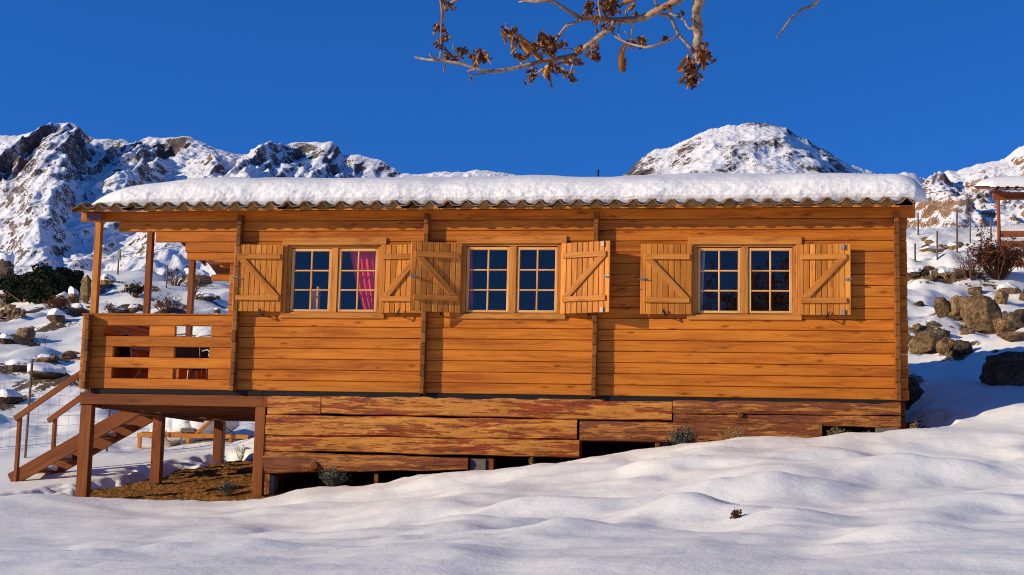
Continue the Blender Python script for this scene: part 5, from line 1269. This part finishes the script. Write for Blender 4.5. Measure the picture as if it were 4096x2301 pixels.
# ------------------------------------------------------------------ the tree overhead
TY = -14.2
def tp(x, y, dY=0): return at(sr(1600+x/1.431), sr(y/1.431), TY+dY)
KR = (TY-CAM.y)/FPX/1.431
tb = Vector((1.1, -20.6, land1(1.1, -20.6)-.1))
tree = thing('leafless_tree', tb, 'bare tree whose grey branches with curled dry leaves hang in from the top', 'tree')
BR = {
 'A': [(1620, -12, 20), (1500, 45, 19), (1450, 72, 19), (1400, 98, 19), (1330, 114, 19), (1220, 118, 18), (1130, 104, 15), (1040, 105, 14), (1000, 85, 10), (960, 62, 10), (905, 25, 9), (860, 5, 9), (780, 10, 7), (730, 6, 6), (680, 12, 4)],
 'B': [(1225, 130, 15), (1195, 165, 15), (1150, 202, 15), (1080, 258, 15), (1040, 292, 14), (1000, 315, 13), (900, 338, 12), (800, 355, 12), (700, 382, 11), (560, 407, 10), (510, 410, 10), (450, 400, 9), (350, 366, 9), (230, 348, 8), (150, 341, 6), (85, 327, 6)],
 'C': [(1722, -14, 28), (1702, 40, 27), (1698, 110, 26), (1708, 190, 26), (1698, 280, 25), (1690, 310, 20), (1712, 345, 13), (1718, 380, 9), (1695, 410, 8), (1660, 440, 7)],
 'D': [(1456, -12, 7), (1470, 30, 7), (1490, 80, 8), (1545, 96, 9), (1590, 190, 9), (1640, 250, 9), (1670, 292, 9)],
 'E': [(1595, 205, 6), (1540, 232, 6), (1500, 250, 7), (1420, 270, 7), (1360, 262, 6), (1300, 245, 6), (1240, 215, 5), (1208, 178, 4)],
 'F': [(1545, 78, 6), (1585, 95, 6), (1630, 118, 7), (1640, 145, 6), (1660, 165, 6), (1690, 165, 5)],
 'G': [(1040, 112, 9), (1000, 130, 8), (955, 148, 9), (920, 192, 8), (885, 245, 7), (870, 262, 7), (880, 300, 4)],
 'H': [(225, 340, 5), (237, 270, 5), (234, 200, 5), (240, 80, 5), (228, -12, 4)],
 'I': [(2155, 213, 3), (2185, 180, 5), (2230, 118, 6), (2270, 80, 6), (2315, 48, 7), (2358, 38, 9), (2380, 15, 8), (2408, -14, 9)],
 'J': [(200, 340, 8), (170, 312, 6)], 'K': [(1150, 100, 6), (1140, 50, 5), (1135, -10, 5)], 'L': [(1300, 100, 7), (1295, 60, 5), (1330, 20, 4)],
 'M': [(1010, 315, 7), (990, 375, 6), (975, 420, 5), (945, 432, 4)], 'N': [(900, 345, 10), (840, 385, 10), (790, 420, 9), (740, 455, 8)], 'O': [(1005, 335, 9), (940, 360, 9), (880, 375, 6)],
 'P': [(700, 375, 5), (660, 290, 4), (620, 210, 5), (605, 130, 3)], 'Q': [(640, 250, 3), (655, 200, 4), (700, 200, 5)], 'R': [(430, 398, 4), (390, 408, 4), (420, 428, 4), (500, 418, 4)],
 'S': [(375, 360, 3), (330, 310, 3), (305, 280, 3), (306, 235, 2)], 'T': [(1255, 140, 4), (1250, 190, 3), (1265, 225, 3)], 'U': [(1340, 130, 5), (1330, 165, 5), (1325, 200, 4), (1285, 180, 3)],
 'V': [(1060, 330, 4), (1090, 320, 4), (1130, 300, 3)], 'W': [(930, 280, 4), (980, 278, 3), (1030, 282, 3)], 'X': [(450, 375, 4), (440, 340, 4), (470, 280, 2)]}
rs = random.Random(31)
ends = {}
for kn, pts in BR.items():
    m = MB(); ph = rs.uniform(0, 6); P_ = []; R_ = []
    for i, (x, y, r) in enumerate(pts):
        P_.append(tp(x, y, .10*math.sin(i*.5+ph) if kn not in 'ABCDGI' else .05*math.sin(i*.4))); R_.append(r*KR*1.12)
    # smooth the chain
    Q = []; QR = []
    for i in range(len(P_)-1):
        for j in range(4):
            t_ = j/4; a = P_[max(i-1, 0)]; b = P_[i]; c = P_[i+1]; d = P_[min(i+2, len(P_)-1)]
            Q.append(.5*((2*b)+(c-a)*t_+(2*a-5*b+4*c-d)*t_*t_+(3*b-a-3*c+d)*t_**3)); QR.append((R_[i]*(1-t_)+R_[i+1]*t_)*rs.uniform(.88, 1.14))
    Q.append(P_[-1]); QR.append(R_[-1]*.7)
    if kn in 'ACDHIK':                       # carry on above the picture and join the limb
        up = Q[0] if kn not in 'HKI' else Q[-1]
        tgt = Vector((tb.x*.45+up.x*.55, -15.6, up.z+.95)); r0 = R_[0] if kn not in 'HKI' else R_[-1]
        ext = [tgt, up.lerp(tgt, .6)+Vector((0, 0, .1)), up.lerp(tgt, .25)+Vector((0, 0, .08))]
        if kn in 'HKI': Q = Q[:-1]+[up]+ext[::-1]; QR = QR+[r0*1.2, r0*1.5, r0*2]
        else: Q = ext+Q; QR = [r0*1.7, r0*1.5, r0*1.2]+QR
        ends[kn] = tgt
    m.tube(Q, QR, 8, jit=.12); m.build('branch', BARK, tree, smooth=True)
# limb, trunk and a crown of bare twigs above and behind the photographer
m = MB(); fork = tb+Vector((-.1, .1, 4.2)); Ls = sorted(ends.values(), key=lambda v: v.x)
m.tube([tb-Vector((0, 0, .3)), tb+Vector((.02, 0, .4)), tb+Vector((-.05, .05, 2.0)), fork], [.17, .135, .115, .10], 12, jit=.06); m.build('trunk', BARK, tree, smooth=True)
m = MB()
for e_ in Ls:
    mid = fork.lerp(e_, .5)+Vector((0, 0, .35)); m.tube([fork, fork.lerp(mid, .5)+Vector((0, 0, .12)), mid, mid.lerp(e_, .5)+Vector((0, 0, .08)), e_], [.06, .05, .04, .032, .024], 8, jit=.08)
rs = random.Random(9); tips = []
def grow(p, d, L, r, lev):
    q = p
    pts = [p]; dd = d.copy()
    for i in range(4): dd = (dd+Vector((rs.gauss(0, .18), rs.gauss(0, .18), rs.gauss(.03, .14)))).normalized(); q = q+dd*L/4; pts.append(q)
    m.tube(pts, [r, r*.9, r*.8, r*.7, r*.6], 5 if lev > 1 else 4, cap=False)
    if lev == 0: tips.extend(pts[2:]); return
    for i in range(3 if lev > 1 else 4): grow(pts[rs.choice((2, 3, 4))], (dd+Vector((rs.gauss(0, .6), rs.gauss(0, .6), rs.gauss(0, .5)))).normalized(), L*.68, r*.58, lev-1)
for i in range(9):
    a = i*.7+rs.uniform(-.2, .2); d = Vector((math.cos(a)*1.1-.35, math.sin(a)*.7, .95)).normalized(); grow(fork, d, 1.6, .05, 4)
m.build('limb', BARK, tree, smooth=True, fixn=False)
def curl_leaf(mb, p, d, L, w_, rs, curl=1.3, rr_=None):
    d = d.normalized(); side = d.orthogonal().normalized(); a = rs.uniform(0, 6.28); side = side*math.cos(a)+d.cross(side)*math.sin(a); nr = d.cross(side)
    N = 7; rows = []; r = rs.random() if rr_ is None else rr_
    for i in range(N+1):
        t = i/N; ww = w_*math.sin(math.pi*min(.97, .08+t*.9))**.5*(1+rs.gauss(0, .22)); c = p+d*(L*t)+nr*(math.sin(t*2.2)*L*.10); row = []
        for j in range(-3, 4):
            th = j/3*curl; row.append(c+side*(math.sin(th)/curl*ww)+nr*((1-math.cos(th))/curl*ww)+nr*(rs.gauss(0, .03)*ww)+side*(rs.gauss(0, .04)*ww if abs(j) == 3 else 0))
        rows.append(row)
    vs = [q for row in rows for q in row]; mb.add(vs, [(i*7+j, i*7+j+1, i*7+j+8, i*7+j+7) for i in range(N) for j in range(6)], None, r)
rs = random.Random(21)
def wpt(x, y): return tp(x, y, rs.uniform(-.04, .04))
BIG = [((254, 38), (262, 122), 15), ((600, 165), (628, 314), 26), ((572, 178), (600, 262), 18), ((668, 205), (622, 305), 14), ((672, 195), (812, 342), 27), ((668, 215), (770, 315), 20), ((1300, 250), (1285, 418), 24), ((1290, 330), (1280, 410), 18),
       ((848, 385), (838, 455), 16), ((852, 395), (880, 512), 14), ((1640, 330), (1588, 410), 14), ((1650, 305), (1600, 345), 15), ((1750, 300), (1742, 418), 18), ((1765, 285), (1720, 360), 20), ((258, 268), (308, 312), 14),
       ((1385, -5), (1268, 48), 24), ((1340, 10), (1290, 62), 16), ((1225, 55), (1262, 95), 14), ((262, 372), (258, 418), 8), ((412, 428), (402, 458), 8), ((770, 240), (800, 280), 22), ((790, 210), (840, 250), 24), ((480, 322), (515, 375), 10),
       ((465, 278), (440, 312), 11), ((290, 20), (322, 5), 12), ((218, 140), (190, 218), 9), ((250, 300), (340, 345), 14), ((1660, 360), (1690, 420), 18), ((1520, 40), (1545, 80), 16), ((735, 320), (700, 330), 16), ((1178, 118), (1168, 142), 10), ((245, 0), (265, 60), 14), ((430, 345), (415, 380), 16), ((1700, 420), (1722, 465), 12)]
m = MB()
for a, b, w_ in BIG:
    p, q = wpt(*a), wpt(*b); curl_leaf(m, p, q-p, (q-p).length, w_*KR*1.5, rs, curl=rs.uniform(1.5, 2.6))
m.build('dry_leaves', LEAF_DRY, tree, smooth=True, fixn=False)
CL = [(290, 38, 20, 8), (255, 8, 22, 10), (215, 165, 22, 12), (262, 180, 14, 6), (265, 215, 18, 8), (215, 245, 22, 10), (235, 270, 18, 8), (350, 305, 30, 24), (380, 300, 14, 6), (440, 335, 36, 28), (470, 325, 22, 14), (490, 335, 16, 8), (270, 330, 26, 14), (320, 340, 22, 10), (600, 165, 14, 8), (650, 185, 30, 18), (680, 330, 24, 16), (720, 325, 22, 12), (1090, 25, 24, 20), (1085, 65, 26, 20), (1180, 25, 50, 60), (1200, 60, 40, 36), (1230, 20, 24, 16), (1120, 135, 18, 12), (1160, 145, 12, 8), (1215, 172, 10, 6), (830, 230, 38, 40), (840, 270, 36, 34), (800, 245, 26, 20), (900, 270, 22, 14), (930, 250, 20, 12), (860, 305, 26, 14), (1120, 270, 18, 10), (1110, 310, 30, 22), (1128, 330, 16, 10), (980, 440, 26, 24), (940, 425, 10, 5), (900, 405, 18, 12), (870, 385, 24, 16), (760, 410, 26, 18), (745, 455, 20, 12), (960, 350, 26, 14), (1030, 355, 18, 8), (1025, 285, 16, 8), (1330, 245, 26, 16), (1375, 235, 20, 12), (1395, 245, 18, 10), (1515, 230, 14, 6), (1740, 310, 34, 26), (1760, 335, 28, 18), (1735, 270, 18, 10), (1670, 375, 30, 24), (1665, 420, 34, 28), (1650, 460, 36, 26), (1670, 475, 16, 8), (1610, 468, 12, 6), (1690, 435, 20, 12), (1535, 45, 16, 10), (1350, 75, 12, 6), (1610, 75, 8, 4)]
m = MB()
for x, y, r, n in CL:
    c0 = tp(x, y)
    for _ in range(int(n*1.25)):
        q = c0+Vector((rs.gauss(0, .5), rs.gauss(0, .5), rs.gauss(0, .5)))*(r*KR); d = Vector((rs.gauss(0, 1), rs.gauss(0, 1), rs.gauss(0, 1))); L = rs.uniform(.6, 1.3)*24*KR; curl_leaf(m, q, d, L, L*.62, rs, curl=rs.uniform(.8, 2.2))
m.build('seed_clusters', LEAF_CL, tree, smooth=True, fixn=False)
m = MB()
for q in rs.sample(tips, min(len(tips), 2600)): curl_leaf(m, q, Vector((rs.gauss(0, .5), rs.gauss(0, .5), -1)), rs.uniform(.06, .12), .035, rs)
m.build('crown_leaves', LEAF_DRY, tree, smooth=True, fixn=False)
